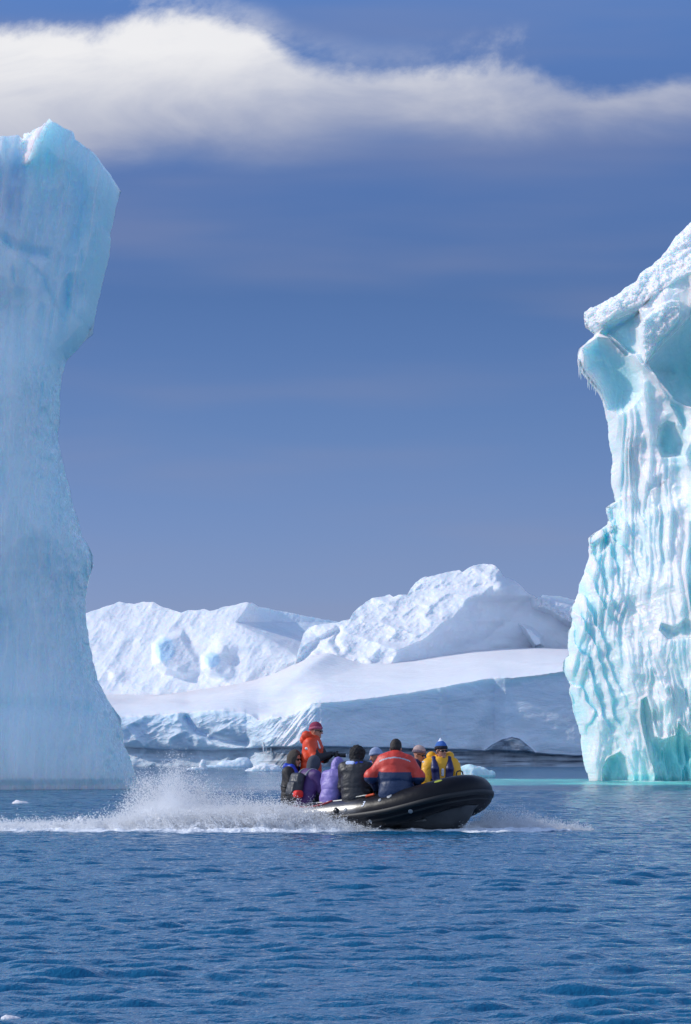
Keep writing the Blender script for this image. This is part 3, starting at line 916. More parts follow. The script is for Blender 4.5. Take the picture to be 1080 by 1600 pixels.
def rp_depth(PX, PY, YT):
    h = (1195 - PY) / 14.0
    D = -h * 1.15
    w = 8 * fbm(PX / 30, PY / 30, oct=3, seed=221)
    r1 = interp(PY, [(870, 786), (885, 782), (900, 772), (915, 770), (930, 752), (940, 728), (955, 712), (970, 700), (985, 680), (1000, 655), (1015, 630), (1050, 600)]) + w
    dx = (PX - r1) / 14.0
    D += np.where(dx > 0, -1.05 * np.minimum(dx, 7) - 0.5 * np.clip(dx - 7, 0, 20), 0.42 * np.maximum(dx, -24))
    # ridge shoulder near the summit and the lit flake low on the right
    D += 2.2 * np.exp(-((PX - 785) / 14) ** 2 - ((PY - 922) / 16) ** 2)
    D += 2.4 * sstep(sdpoly(PX + w * 0.3, PY, [(812, 976), (830, 982), (846, 995), (847, 1008), (835, 1012), (828, 1000)]), 3, -4) * (1 + (PX - 812) / 30)
    # broken crest on the far right, catches the sun again
    c2 = sdpoly(PX + w * 0.4, PY, [(828, 926), (846, 930), (870, 940), (905, 950), (905, 985), (885, 975), (860, 958), (832, 948)])
    D += 2.5 * sstep(c2, 3, -6)
    crease = polydist(PX + w * 0.5, PY, [(470, 1030), (500, 1000), (528, 985), (520, 1000), (532, 1015)])
    D -= 1.2 * np.exp(-(crease / 5) ** 2) * (PX < 560)
    n = fbm((PX + PY * 1.1) / 60, (PY - 0.35 * PX) / 34, oct=5, gain=0.42, seed=222, ridged=True)
    lit = sstep(dx, 0.8, -0.8)
    D += (0.85 * lit + 0.12) * n
    D += (0.12 * lit + 0.04) * fbm(PX / 9, PY / 7, oct=3, seed=223) + 0.8 * sstep(c2, 4, -4) * fbm(PX / 5, PY / 5, oct=2, seed=224)
    return D


far_peak('peaked_iceberg', [(400, 1150), (440, 1060), (462, 1034), (468, 1010), (474, 990), (482, 981), (500, 976), (526, 973), (540, 969), (546, 967), (552, 957), (562, 949), (571, 940), (580, 935), (600, 931), (609, 929), (615, 933), (622, 930),
                            (636, 930), (641, 922), (650, 909), (665, 901), (680, 898), (700, 893), (718, 891), (722, 894), (730, 889), (740, 884), (750, 880), (762, 881), (774, 884), (781, 892), (786, 900), (800, 906), (812, 913),
                            (820, 922), (832, 930), (838, 934), (845, 933), (848, 929), (858, 930), (872, 931), (884, 934), (895, 936), (905, 942), (930, 960), (980, 1010), (1100, 1060), (1240, 1196)],
         1200, 400, 1240, 900, 350, 455.0, rp_depth, lambda a, b, c: {'clear': 0.0 * a},
         'far pointed snowy iceberg, highest peak behind the shelf, right of centre', seed=230, rough=1.3)


def shelf():
    Y0 = 419.0
    x0, x1 = -330.0, 1330.0
    xs = np.concatenate([np.linspace(x0, 110, 220)[:-1], np.linspace(110, 990, 900), np.linspace(990, x1, 160)[1:]])
    rim = interp(xs, [(-330, 1203), (-290, 1180), (-180, 1150), (-40, 1122), (100, 1112), (150, 1114), (190, 1119), (225, 1118), (250, 1116), (290, 1113), (320, 1110), (350, 1109), (366, 1112), (382, 1113), (395, 1118), (404, 1125), (414, 1124), (425, 1120), (445, 1120), (460, 1116), (475, 1108),
                      (485, 1100), (494, 1098), (520, 1097), (560, 1093), (600, 1088), (650, 1081), (700, 1072), (730, 1066), (765, 1060), (780, 1059), (800, 1060), (850, 1054), (880, 1049), (940, 1044), (990, 1050), (1120, 1080), (1260, 1140), (1310, 1180), (1330, 1203)])
    rim = rim + 0.8 * fbm(xs / 7, xs * 0, oct=3, seed=301)
    top = interp(xs, [(-330, 1201), (-290, 1172), (-180, 1132), (-40, 1098), (100, 1086), (150, 1083), (210, 1083), (262, 1084), (290, 1080), (330, 1074), (360, 1070), (400, 1062), (435, 1050), (465, 1035), (490, 1024), (510, 1018), (524, 1016), (545, 1023), (575, 1030), (610, 1031), (650, 1028),
                      (690, 1022), (740, 1016), (790, 1013), (840, 1012), (890, 1014), (990, 1026), (1120, 1050), (1260, 1120), (1310, 1172), (1330, 1201)])
    k = np.ones(15) / 15; top = np.convolve(np.pad(top, 7, 'edge'), k, 'valid')
    # rows: cliff 0..1, then the top 1..2
    nc_, nt = 420, 320
    v1 = np.linspace(0, 1, nc_); v2 = np.linspace(0, 1, nt)[1:] ** 1.0
    pyb = 1206.0
    PYa = pyb + v1[:, None] * (rim[None, :] - pyb)
    kk = np.ones(41) / 41; rims = np.convolve(np.pad(rim, 20, 'edge'), kk, 'valid')
    fade = np.clip(1 - v2[:, None] * 12, 0, 1)
    rr_ = rim * fade + rims * (1 - fade)
    tops = np.interp(xs[None, :] + 150 * (1 - v2[:, None]) * sstep(xs, 640, 520)[None, :], xs, top)
    PYb = rr_ * (1 - v2[:, None]) + tops * v2[:, None]
    XB = np.tile(xs, (len(v2), 1)); TB = np.tile(v2[:, None], (1, len(xs))); hump = np.sin(np.pi * TB)
    dip = polydist(XB, PYb, [(560, 1034), (525, 1040), (470, 1062), (400, 1082), (300, 1095)])
    PYb = PYb + hump * (3.6 * np.exp(-(dip / 20) ** 2) + 2.4 * fbm((XB + 200 * TB) / 90, TB * 3.2, oct=2, seed=320))
    PYb = PYb + np.minimum(hump * 3, 1) * (0.42 * fbm((XB + 160 * TB) / 40, TB * 15, oct=3, seed=321) + 0.16 * fbm((XB + 160 * TB) / 8, TB * 60, oct=2, seed=322))
    PY = np.concatenate([PYa, PYb]); PX = np.tile(xs, (PY.shape[0], 1))
    T = np.concatenate([np.zeros_like(PYa), np.tile(v2[:, None], (1, len(xs)))])
    RIM = np.tile(rim, (PY.shape[0], 1))
    cliff = T == 0
    w = 4 * fbm(PX / 40, PY / 40, oct=3, seed=302)
    # plan of the front: left part recessed, a buttress pushes out at 400-500, then the long straight wall
    plan = interp(xs, [(100, -14), (190, -9), (230, -8), (300, -6), (350, -4.0), (385, -3), (400, -1.5), (418, 0.2), (440, 1.4), (462, 2.6), (480, 3.8), (492, 5.0), (502, 5.4), (520, 5.2), (600, 4.2), (700, 3.0), (772, 2.4), (790, 3.6), (850, 4.2), (905, 4.8), (990, 5.0)])
    plans = np.convolve(np.pad(plan, 60, 'edge'), np.ones(121) / 121, 'valid')
    tb = sstep(T, 0.0, 0.12)
    D = plan[None, :] * (1 - tb) + plans[None, :] * tb
    # the shelf's top: rises away from the rim
    run = 62.0
    D = D - T * run * (0.55 + 0.45 * T) * 1.0
    # gentle trough and swell (left of the crest it dips and turns from the sun)
    D = np.where(cliff, D, D + T * (1 - T) * 10 * fbm(PX / 120, T * 2.2, oct=2, seed=303))
    # wall relief
    cl = cliff.astype(float)
    below = (PY - RIM) / 14.2
    D += cl * (0.28 * fbm(PX / 60, PY / 35, oct=3, gain=0.4, seed=304) + 0.03 * fbm(PX / 8, PY / 8, oct=3, seed=305))
    # rounded eroded blocks on the left
    lm = sstep(PX, 500, 470) * cl
    lb = interp(PX, [(100, 1150), (190, 1164), (240, 1167), (290, 1168), (330, 1166), (370, 1170), (400, 1166), (420, 1166), (500, 1168)])
    D += lm * 1.1 * np.sqrt(np.clip(1 - ((PY - (RIM + lb) / 2) / np.maximum((lb - RIM) / 2 + 3, 4)) ** 2, 0, 1))
    D += lm * 0.40 * fbm((PX - 0.7 * PY) / 38, (PY + 0.5 * PX) / 26, oct=3, seed=306, ridged=True)
    ar = polydist(PX, PY, [(292, 1122), (305, 1140), (330, 1152), (352, 1158), (385, 1160)])
    D -= lm * 1.5 * np.exp(-(ar / 6) ** 2)
    # lit buttress folds (420-500)
    bf = np.exp(-((PX - 455) / 34) ** 2) * cl
    D += bf * 0.5 * fbm((PX + 0.8 * (PY - 1140)) / 9, PY / 60, oct=3, seed=307, ridged=True) + bf * 0.10 * (PY - RIM) / 10
    # flat panels of the long wall
    D += cl * sstep(PX, 500, 520) * (-0.7 * sstep(PX + 0.45 * (PY - 1060), 774, 806) + 0.25 * np.exp(-((PX - 692 - w) / 6) ** 2))
    # wave-cut notch: dark wet band under the wall
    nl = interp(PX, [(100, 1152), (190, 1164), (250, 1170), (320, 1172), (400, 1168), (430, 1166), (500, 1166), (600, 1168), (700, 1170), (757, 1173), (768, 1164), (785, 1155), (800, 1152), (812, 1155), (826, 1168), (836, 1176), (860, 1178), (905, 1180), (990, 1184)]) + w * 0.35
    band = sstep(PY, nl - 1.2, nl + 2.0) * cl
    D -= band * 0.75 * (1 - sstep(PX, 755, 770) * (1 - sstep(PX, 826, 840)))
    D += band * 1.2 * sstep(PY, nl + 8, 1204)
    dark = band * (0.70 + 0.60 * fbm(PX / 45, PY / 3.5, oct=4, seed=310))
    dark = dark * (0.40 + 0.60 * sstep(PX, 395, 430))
    # mound of dirty ice breaking through at 770-830
    md = sstep(sdpoly(PX, PY, [(757, 1173), (770, 1164), (785, 1156), (800, 1152), (812, 1155), (828, 1168), (836, 1176)]), 3, -3) * cl
    D += md * 1.6
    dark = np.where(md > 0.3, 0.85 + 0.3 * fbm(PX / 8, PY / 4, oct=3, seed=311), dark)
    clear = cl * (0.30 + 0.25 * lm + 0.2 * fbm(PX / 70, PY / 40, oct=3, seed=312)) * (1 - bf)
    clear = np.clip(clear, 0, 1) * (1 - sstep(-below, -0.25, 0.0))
    back = (16 * circ((1 - np.clip(T, 0, 1)) * 30, 8) * 0 + 26 * circ((PY - np.tile(top, (PY.shape[0], 1))) / 14.0, 5)) * circ(np.minimum(PX - x0, x1 - PX) / 14, 4) * np.where(cliff, 1, 0.3) + 0.5 * (1 - (T >= 0.999)) + 0.001
    Df = D
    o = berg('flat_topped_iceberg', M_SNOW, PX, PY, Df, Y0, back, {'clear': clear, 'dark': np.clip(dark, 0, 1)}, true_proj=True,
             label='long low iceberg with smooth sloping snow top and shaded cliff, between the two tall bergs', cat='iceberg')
    for (x, y, L, wd) in [(412, 1164, 17, 1.8), (416, 1166, 13, 1.5), (424, 1165, 22, 2.2), (429, 1165, 15, 1.6), (437, 1165, 9, 1.4)]:
        a = P(x, y, Y0 - 0.6)
        Lm, r = L / 14.2, wd / 14.2
        vs = [(a.x + r * (1 - f) ** .7 * math.cos(th) + 0.001, a.y + r * (1 - f) ** .7 * math.sin(th), a.z + 0.3 - (Lm + 0.3) * f) for f in np.linspace(0, 0.98, 6) for th in np.linspace(0, 2 * math.pi, 9)[:-1]]
        me = np_mesh('icicle', np.array(vs), grid_quads(6, 8, wrap=True), attrs={'clear': np.full(48, 0.2), 'dark': np.zeros(48)})
        link('icicle', me, M_SNOW, o)
    return o


shelf()


# ---- small floating ice
def floe(name, c, r, seed, mtl, label, lumps, h, group=None, amp=0.25, clear=0.2):
    """lumpy piece of ice: lumps are (dx, dz, rx, ry, rz) in metres about c"""
    ext = np.array(r)
    s = SDF(-ext, ext, h)
    for (dx, dz, rx, ry, rz) in lumps:
        s.ell((dx, 0.15 * rx * math.sin(dx * 5), dz), (rx, ry, rz), k=rz * 0.5)
    X, Y, Z = s.coords()
    sc = 1.6 / max(l[4] for l in lumps)
    s.S += amp * lumps[0][4] * fbm(X * sc, Y * sc, Z * sc, oct=4, seed=seed)
    V, Q = surfnets(s.S, s.lo, s.h)
    zz = V[:, 2]
    me = np_mesh(name, V, Q, attrs={'clear': np.clip(clear + 0.5 * (zz < 0.12 * ext[2]), 0, 1), 'dark': np.zeros(len(V))})
    o = link(name, me, mtl)
    o.location = c
    return tag(o, label, 'ice floe', group)


def at_water(px, Y):
    return ((px - CX) * Y / F, Y, 0.0)


def py_to_Y(py):
    return F * H / (py - YH)


# long pale slab beside the helmsman
floe('ice_floe', at_water(415, 300), (2.2, 1.6, 1.2), 401, M_SNOW, 'flat white ice floe left of the hooded passenger, below the shelf cliff',
     [(0.1, 0.0, 1.15, 0.9, 0.50), (0.6, 0.05, 0.7, 0.7, 0.42), (-0.9, -0.1, 0.75, 0.6, 0.32), (-0.2, 0.1, 0.8, 0.6, 0.46)], 0.05, clear=0.0)
floe('ice_floe', at_water(358, 395), (3.6, 2.0, 1.4), 402, M_SNOW, 'low bluish ice slab at the foot of the shelf cliff, above the spray',
     [(0.5, 0.0, 1.9, 1.0, 0.75), (1.5, 0.1, 1.0, 0.8, 0.95), (-1.6, -0.1, 1.3, 0.8, 0.35)], 0.07, clear=0.35)
M_TEAL = ice_mat('clear_teal_ice', snow=(0.86, 0.95, 0.95), blue=(0.35, 0.80, 0.80), sss=0.6, scale=0.3, rough=0.25, pit=4.0, pit_d=0.04, grain=20, grain_d=0.02)
floe('ice_floe', at_water(742, 208), (1.7, 1.2, 1.1), 403, M_TEAL, 'small turquoise ice floe just beyond the bow of the inflatable boat',
     [(-0.35, 0.0, 0.60, 0.5, 0.74), (-0.05, 0.0, 0.62, 0.5, 0.62), (0.45, 0.0, 0.5, 0.45, 0.56), (0.9, 0.15, 0.24, 0.25, 0.34), (-0.8, 0.0, 0.35, 0.3, 0.5)], 0.04, clear=0.25, amp=0.18)
for (px, py, w, lab, seed) in [(30, 1256, 0.17, 'tiny white ice chunk below the foot of the tall left iceberg', 411),
                               (14, 1589, 0.035, 'tiny ice chunk in the nearest water, bottom left corner', 412),
                               (317, 1200, 0.40, 'small upright white ice chunk standing in the water behind the spray', 413)]:
    Y = py_to_Y(py if py < 1300 else py + 3)
    if seed == 413:
        Y = 330.0
        lumps = [(0, 0.25, 0.30, 0.3, 0.60), (-0.5, 0.0, 0.9, 0.4, 0.22)]
        ext = (1.6, 0.8, 1.2)
    else:
        lumps = [(0, 0.0, w * 1.1, w, w * 0.45), (w * 0.9, 0.0, w * 0.7, w * 0.6, w * 0.3), (-w * 0.3, w * 0.2, w * 0.35, w * 0.35, w * 0.35)]
        ext = (w * 2.4, w * 1.4, w * 1.2)
    floe('ice_chunk', at_water(px, Y), ext, seed, M_SNOW, lab, lumps, w / 14 if seed != 413 else 0.05, clear=0.0)


# ================================================================== THE BOAT
YAW = math.radians(-40)
MB = Matrix.Translation((-0.50, 61.5, 0.17)) @ Matrix.Rotation(YAW, 4, 'Z') @ Matrix.Rotation(math.radians(-4.2), 4, 'Y') @ Matrix.Rotation(math.radians(1.0), 4, 'X')

M_RUB, _t, _b = mat('black_rubber_fabric')
_co = _t.new('ShaderNodeTexCoord').outputs['Object']
_n = noise(_t, 3.0, 5, 0.6, _co)
_t.put(_b.inputs['Base Color'], _t.mix(_n, (0.006, 0.006, 0.008), (0.016, 0.016, 0.020)))
# the stern half is wet with spray: glossier
_sx = _t.new('ShaderNodeSeparateXYZ', ins={0: _co})
_wet = _t.smooth(_t.math('ADD', _sx.outputs[0], _t.math('MULTIPLY', _t.math('SUBTRACT', _n, 0.5), 0.8)), 2.0, 1.4)
_t.put(_b.inputs['Specular IOR Level'], _t.math('ADD', 0.13, _t.math('MULTIPLY', _wet, 0.8)))
_t.put(_b.inputs['Coat Weight'], _t.math('MULTIPLY', _wet, 0.8))
_b.inputs['Coat Roughness'].default_value = 0.28
_t.put(_b.inputs['Roughness'], _t.math('ADD', 0.26, _t.math('MULTIPLY', _n, 0.22)))
_t.put(_b.inputs['Normal'], bump(_t, noise(_t, 9.0, 4, 0.5, _co), 0.35, 0.012))
M_STRAKE, _t, _b = mat('black_rubber_strake'); _b.inputs['Base Color'].default_value = (0.012, 0.012, 0.013, 1); _b.inputs['Roughness'].default_value = 0.55
M_HULL, _t, _b = mat('grey_hull_fabric'); _t.put(_b.inputs['Base Color'], _t.mix(noise(_t, 4, 4, .6, _t.new('ShaderNodeTexCoord').outputs['Object']), (0.03, 0.032, 0.036), (0.075, 0.08, 0.085))); _b.inputs['Roughness'].default_value = 0.3
M_WOOD, _t, _b = mat('grey_deck_board'); _b.inputs['Base Color'].default_value = (0.16, 0.15, 0.14, 1); _b.inputs['Roughness'].default_value = 0.6
M_PALE, _t, _b = mat('pale_painted_wood'); _t.put(_b.inputs['Base Color'], _t.mix(noise(_t, 12, 3, .5, _t.new('ShaderNodeTexCoord').outputs['Object']), (0.62, 0.60, 0.50), (0.75, 0.73, 0.64))); _b.inputs['Roughness'].default_value = 0.4
M_ROPE, _t, _b = mat('weathered_rope'); _b.inputs['Base Color'].default_value = (0.02, 0.02, 0.022, 1); _b.inputs['Roughness'].default_value = 0.8
M_GREY, _t, _b = mat('grey_rubber_patch'); _b.inputs['Base Color'].default_value = (0.30, 0.31, 0.32, 1); _b.inputs['Roughness'].default_value = 0.5
M_DARKP, _t, _b = mat('black_plastic'); _b.inputs['Base Color'].default_value = (0.012, 0.012, 0.014, 1); _b.inputs['Roughness'].default_value = 0.3
M_WHITE, _t, _b = mat('white_paint_mark'); _b.inputs['Base Color'].default_value = (0.62, 0.68, 0.78, 1); _b.inputs['Roughness'].default_value = 0.5
M_YMARK, _t, _b = mat('yellow_green_mark'); _b.inputs['Base Color'].default_value = (0.42, 0.44, 0.05, 1); _b.inputs['Roughness'].default_value = 0.5
M_REDT, _t, _b = mat('dark_red_trim'); _b.inputs['Base Color'].default_value = (0.30, 0.015, 0.03, 1); _b.inputs['Roughness'].default_value = 0.5
M_ORANGE_T, _t, _b = mat('orange_webbing'); _b.inputs['Base Color'].default_value = (0.75, 0.09, 0.02, 1); _b.inputs['Roughness'].default_value = 0.6


def catmull(pts, n):
    pts = [np.array(p, float) for p in pts]
    pp = [2 * pts[0] - pts[1]] + pts + [2 * pts[-1] - pts[-2]]
    out = []
    for i in range(1, len(pp) - 2):
        a, b, c, d = pp[i - 1:i + 3]
        for j in range(n):
            t = j / n
            out.append(0.5 * ((2 * b) + (c - a) * t + (2 * a - 5 * b + 4 * c - d) * t * t + (3 * b - a - 3 * c + d) * t ** 3))
    out.append(pts[-1])
    return np.array(out)


def sweep(path, rad, ns=24, up=(0, 0, 1), cap=True):
    """tube mesh data along a path; returns V, Q and the frames"""
    T = np.gradient(path, axis=0); T /= np.linalg.norm(T, axis=1)[:, None]
    U = np.array(up, float)
    S = np.cross(T, U); S /= np.maximum(np.linalg.norm(S, axis=1)[:, None], 1e-9)
    N = np.cross(S, T)
    th = np.linspace(0, 2 * math.pi, ns + 1)[:-1]
    V = path[:, None, :] + rad[:, None, None] * (np.cos(th)[None, :, None] * S[:, None, :] + np.sin(th)[None, :, None] * N[:, None, :])
    Q = grid_quads(len(path), ns, wrap=True)
    return V.reshape(-1, 3), Q, (T, S, N)


def tube_obj(name, pts, r, mtl, parent=None, ns=8, n=6, up=(0, 0, 1)):
    path = catmull(pts, n) if n > 1 else np.array(pts, float)
    rad = np.full(len(path), r); rad[0] *= 0.05; rad[-1] *= 0.05
    path = np.concatenate([path[:1], path, path[-1:]]); rad = np.concatenate([[r * 0.02], rad, [r * 0.02]]); rad[1] = r; rad[-2] = r
    path[0] += (path[1] - path[3]) * 1e-3; path[-1] += (path[-2] - path[-4]) * 1e-3
    V, Q, _ = sweep(path, rad, ns, up)
    return link(name, np_mesh(name, V, Q), mtl, parent)


boat = empty('inflatable_boat', (0, 0, 0), None, 'black inflatable motor boat speeding across the water with passengers', 'boat')
boat.matrix_world = MB
TR = 0.265
side = [(-0.62, 0.76, 0.02), (-0.42, 0.76, 0.0), (0.0, 0.76, 0.0), (0.6, 0.76, 0.0), (1.2, 0.76, 0.005), (1.8, 0.755, 0.02), (2.25, 0.73, 0.05), (2.62, 0.66, 0.11), (2.90, 0.54, 0.175), (3.08, 0.34, 0.23)]
pts = [(x, -y, z) for x, y, z in side] + [(3.14, 0.0, 0.255)] + [(x, y, z) for x, y, z in side[::-1]]
TP = catmull(pts, 10)
n_ = len(TP)
rad = np.full(n_, TR)
for i in range(n_):
    x = TP[i, 0]
    rad[i] = TR * (1 if x > -0.35 else max(0.04, math.sqrt(max(0, 1 - ((-0.35 - x) / 0.275) ** 2)))) * (1 - 0.06 * max(0, x - 2.2))
V, Q, FR = sweep(TP, rad, 44)
# seams: slight pinches where the fabric panels join
link('tube', np_mesh('tube', V, Q), M_RUB, boat)


def on_tube(i, ang, off=0.0):
    """point on the tube's skin, station i, angle from the outward horizontal (degrees up)"""
    a = math.radians(ang)
    T, S, N = FR
    return TP[i] + (rad[i] + off) * (math.cos(a) * S[i] + math.sin(a) * N[i])


def st(x, sideport=False):
    """station index nearest a given x on the starboard (or port) run"""
    m = (TP[:, 1] > 0) if sideport else (TP[:, 1] <= 0)
    d = np.where(m, np.abs(TP[:, 0] - x), 9)
    return int(np.argmin(d))


i0, i1 = st(-0.3), n_ - 1 - st(-0.3)


def strake(name, ang, w, th, mtl, a=i0, b=i1):
    ids = range(a, b + 1)
    prof = [(-w, 0.0), (-w * 0.8, th), (0, th * 1.25), (w * 0.8, th), (w, 0.0)]
    vs = []
    for i in ids:
        for (dw, o) in prof:
            vs.append(on_tube(i, ang + math.degrees(dw / rad[i]), o - 0.003))
    link(name, np_mesh(name, np.array(vs), grid_quads(len(list(ids)), 5)), mtl, boat)


strake('rubbing_strake', -8, 0.045, 0.018, M_STRAKE)
strake('rubbing_strake', -34, 0.018, 0.005, M_STRAKE)
# hull
xs_ = np.linspace(-0.02, 3.24, 40)
hv = []
for x in xs_:
    yb = interp(np.array([x]), [(p[0], p[1]) for p in side])[0] if x < 3.14 else 0.28
    zt = interp(np.array([x]), [(p[0], p[2]) for p in side])[0]
    kz = interp(np.array([x]), [(0, -0.46), (1.8, -0.47), (2.3, -0.46), (2.7, -0.42), (2.95, -0.34), (3.10, -0.22), (3.24, 0.02)])[0]
    for t in np.linspace(-1, 1, 17):
        q = abs(t)
        y = (yb - 0.06) * t
        z = kz + (zt - 0.20 - kz) * (q ** (1.15 + 0.9 * max(0, x - 2.0)))
        hv.append((x, y, z))
link('hull', np_mesh('hull', np.array(hv), grid_quads(40, 17)), M_HULL, boat)


def boxmesh(name, c, r, mtl, parent, bev=0.01, rot=None):
    s = SDF(np.array(c) - np.array(r) - 0.03, np.array(c) + np.array(r) + 0.03, max(min(r) / 2.2, max(r) / 60))
    s.box(c, r, rad=bev, k=0, rot=rot)
    return s.mesh(name, mtl, parent)


boxmesh('floor', (1.35, 0, -0.16), (1.35, 0.55, 0.02), M_WOOD, boat)
boxmesh('transom', (0.0, 0, 0.0), (0.03, 0.55, 0.24), M_WOOD, boat)
# outboard
s = SDF((-0.7, -0.3, -0.6), (0.1, 0.3, 0.6), 0.02)
s.box((-0.22, 0, 0.30), (0.22, 0.15, 0.15), rad=0.09, k=0.02)
s.box((-0.20, 0, 0.10), (0.15, 0.11, 0.10), rad=0.05, k=0.03)
om = s.mesh('outboard_motor', M_DARKP, boat)
s = SDF((-0.7, -0.3, -1.0), (0.1, 0.3, 0.4), 0.02)
s.cone((-0.2, 0, 0.05), (-0.2, 0, -0.55), 0.09, 0.06, k=0.03, flat=((0, 1, 0), 1.6))
s.cone((-0.34, 0, -0.6), (-0.05, 0, -0.6), 0.05, 0.03, k=0.04)
s.mesh('leg', M_DARKP, om)
tube_obj('tiller', [(-0.02, 0, 0.26), (0.2, -0.03, 0.32), (0.42, -0.06, 0.36)], 0.02, M_DARKP, om)
# carry handles and the bow loop
ib = n_ // 2
b0 = TP[ib]
tube_obj('carry_handle', [b0 + np.array((-0.10, -0.09, rad[ib] * 0.90)), b0 + np.array((-0.10, -0.06, rad[ib] + 0.055)), b0 + np.array((-0.10, 0.06, rad[ib] + 0.06)), b0 + np.array((-0.10, 0.09, rad[ib] * 0.90))], 0.011, M_ROPE, boat)
# grab rope looping through patches along the top of the near tube
for port in (True,):
    ks = [st(x, port) for x in (0.1, 0.55, 1.0, 1.45, 1.9, 2.3, 2.62, 2.9)]
    rp = []
    for a, b_ in zip(ks[:-1], ks[1:]):
        rp.append(on_tube(a, 42, 0.012))
        rp.append(on_tube((a + b_) // 2, 30, 0.010))
    rp.append(on_tube(ks[-1], 42, 0.012))
    tube_obj('grab_rope', rp, 0.008, M_ROPE, boat, ns=6, n=5)


def disc(name, i, ang, r, mtl, th=0.008, parent=boat, sq=1.0):
    T, S, N = FR
    a = math.radians(ang)
    nrm = math.cos(a) * S[i] + math.sin(a) * N[i]
    tan = T[i]; bi = np.cross(nrm, tan)
    vs = []
    for f, rr in ((-0.004, 1), (th * 0.7, 1), (th, 0.85), (th, 0.02)):
        for k_ in range(16):
            q = 2 * math.pi * k_ / 16
            p0 = r * rr * math.cos(q) * tan + r * rr * sq * math.sin(q) * bi
            # wrap the disc round the tube
            dth = (r * rr * sq * math.sin(q)) / rad[i]
            nn = nrm * math.cos(dth) + bi * math.sin(dth)
            vs.append(TP[i] + nn * (rad[i] + f) + r * rr * math.cos(q) * tan)
    return link(name, np_mesh(name, np.array(vs), grid_quads(4, 16, wrap=True)), mtl, parent)


for (x, ang, r) in [(1.52, 18, 0.034), (2.62, -30, 0.036), (1.95, -34, 0.030)]:
    d_ = disc('valve_patch', st(x), ang, r, M_GREY)
disc('rope_patch', st(2.32), 46, 0.045, M_GREY)
disc('rope_patch', st(2.15), 36, 0.030, M_GREY)
disc('pump_fitting', st(1.33), 18, 0.045, M_DARKP, 0.03)
tag(disc('emblem', st(3.0), 62, 0.065, M_YMARK, 0.006, sq=0.45), 'small yellow green mark on top of the bow')
# dark red edging under the passengers at the stern
tube_obj('edging', [on_tube(st(x), a, 0.006) for x, a in ((0.35, 56), (0.55, 44), (0.8, 42), (1.02, 52), (1.15, 66))], 0.016, M_REDT, boat)
tube_obj('strap', [on_tube(st(x), a, 0.02) for x, a in ((1.83, 62), (1.9, 66), (2.0, 70))], 0.02, M_ORANGE_T, boat)


# the painted 3 on the tube
def text_mesh(name, txt, size, M, mtl, parent, wrap=None):
    cu = bpy.data.curves.new(name, 'FONT')
    cu.body = txt; cu.size = size; cu.extrude = 0.0; cu.align_x = 'CENTER'; cu.align_y = 'CENTER'; cu.shear = 0.25; cu.offset = size * 0.02
    tmp = bpy.data.objects.new(name + '_src', cu)
    COL.objects.link(tmp)
    bpy.context.view_layer.update()
    me = bpy.data.meshes.new_from_object(tmp.evaluated_get(bpy.context.evaluated_depsgraph_get()))
    bpy.data.objects.remove(tmp)
    me.name = name
    for v in me.vertices:
        v.co = Vector(wrap(v.co.x, v.co.y)) if wrap else M @ v.co
    me.materials.clear()
    return link(name, me, mtl, parent)


def wrap3(u, v):
    i = st(1.86)
    T, S, N = FR
    a = math.radians(30) + v / rad[i]
    return TP[i] + (rad[i] + 0.005) * (math.cos(a) * S[i] + math.sin(a) * N[i]) + T[i] * u


text_mesh('number', '3', 0.125, None, M_WHITE, boat, wrap3)

# paddle lying along the top of the near tube
oar = empty('paddle', tuple(MB @ Vector((1.2, -0.72, 0.25))), None, 'pale wooden paddle lying on the near tube below the lavender jacket', 'paddle')
bpy.context.view_layer.update()
Mi = oar.matrix_basis.inverted() @ MB


def bp(x, y, z):
    return np.array(Mi @ Vector((x, y, z)))


tube_obj('shaft', [bp(0.55, -0.855, 0.232), bp(1.0, -0.86, 0.238), bp(1.45, -0.86, 0.246)], 0.016, M_PALE, oar, n=4)
tube_obj('grip', [bp(0.46, -0.855, 0.230), bp(0.50, -0.855, 0.231), bp(0.56, -0.855, 0.232)], 0.024, M_DARKP, oar, n=3)
s = SDF((-1, -1, -0.4), (1, 1, 0.4), 0.012)
s.cone(bp(1.45, -0.84, 0.27), bp(1.80, -0.83, 0.29), 0.03, 0.075, k=0, flat=((0, 0, 1), 5))
s.mesh('blade', M_PALE, oar)


# ================================================================== PEOPLE
def glossy(name, col, rough=0.15):
    m, t, b = mat(name); b.inputs['Base Color'].default_value = (*col, 1); b.inputs['Roughness'].default_value = rough
    return m


M_SKIN, _t, _b = mat('skin')
_t.put(_b.inputs['Base Color'], _t.mix(noise(_t, 18, 3, .6, _t.new('ShaderNodeTexCoord').outputs['Object']), (0.50, 0.22, 0.14), (0.62, 0.30, 0.20)))
_b.inputs['Roughness'].default_value = 0.5; _b.inputs['Subsurface Weight'].default_value = 0.15; _b.inputs['Subsurface Scale'].default_value = 0.02
M_GLASS = glossy('dark_lens', (0.006, 0.006, 0.008))
M_UNDER = fabric('dark_fleece', (0.02, 0.02, 0.025))
M_GLOVE = fabric('black_glove', (0.012, 0.012, 0.014), 0.6)
M_TROU = fabric('black_waterproof_trousers', (0.014, 0.015, 0.020), 0.5)
M_BOOT = glossy('rubber_boot', (0.015, 0.02, 0.018), 0.4)
M_REFL = glossy('reflective_tape', (0.72, 0.74, 0.76), 0.35)
M_BLUE = fabric('royal_blue_vest', (0.010, 0.045, 0.42), 0.45, 0.01)
M_NAVYV = fabric('navy_vest', (0.010, 0.014, 0.09), 0.45, 0.01)


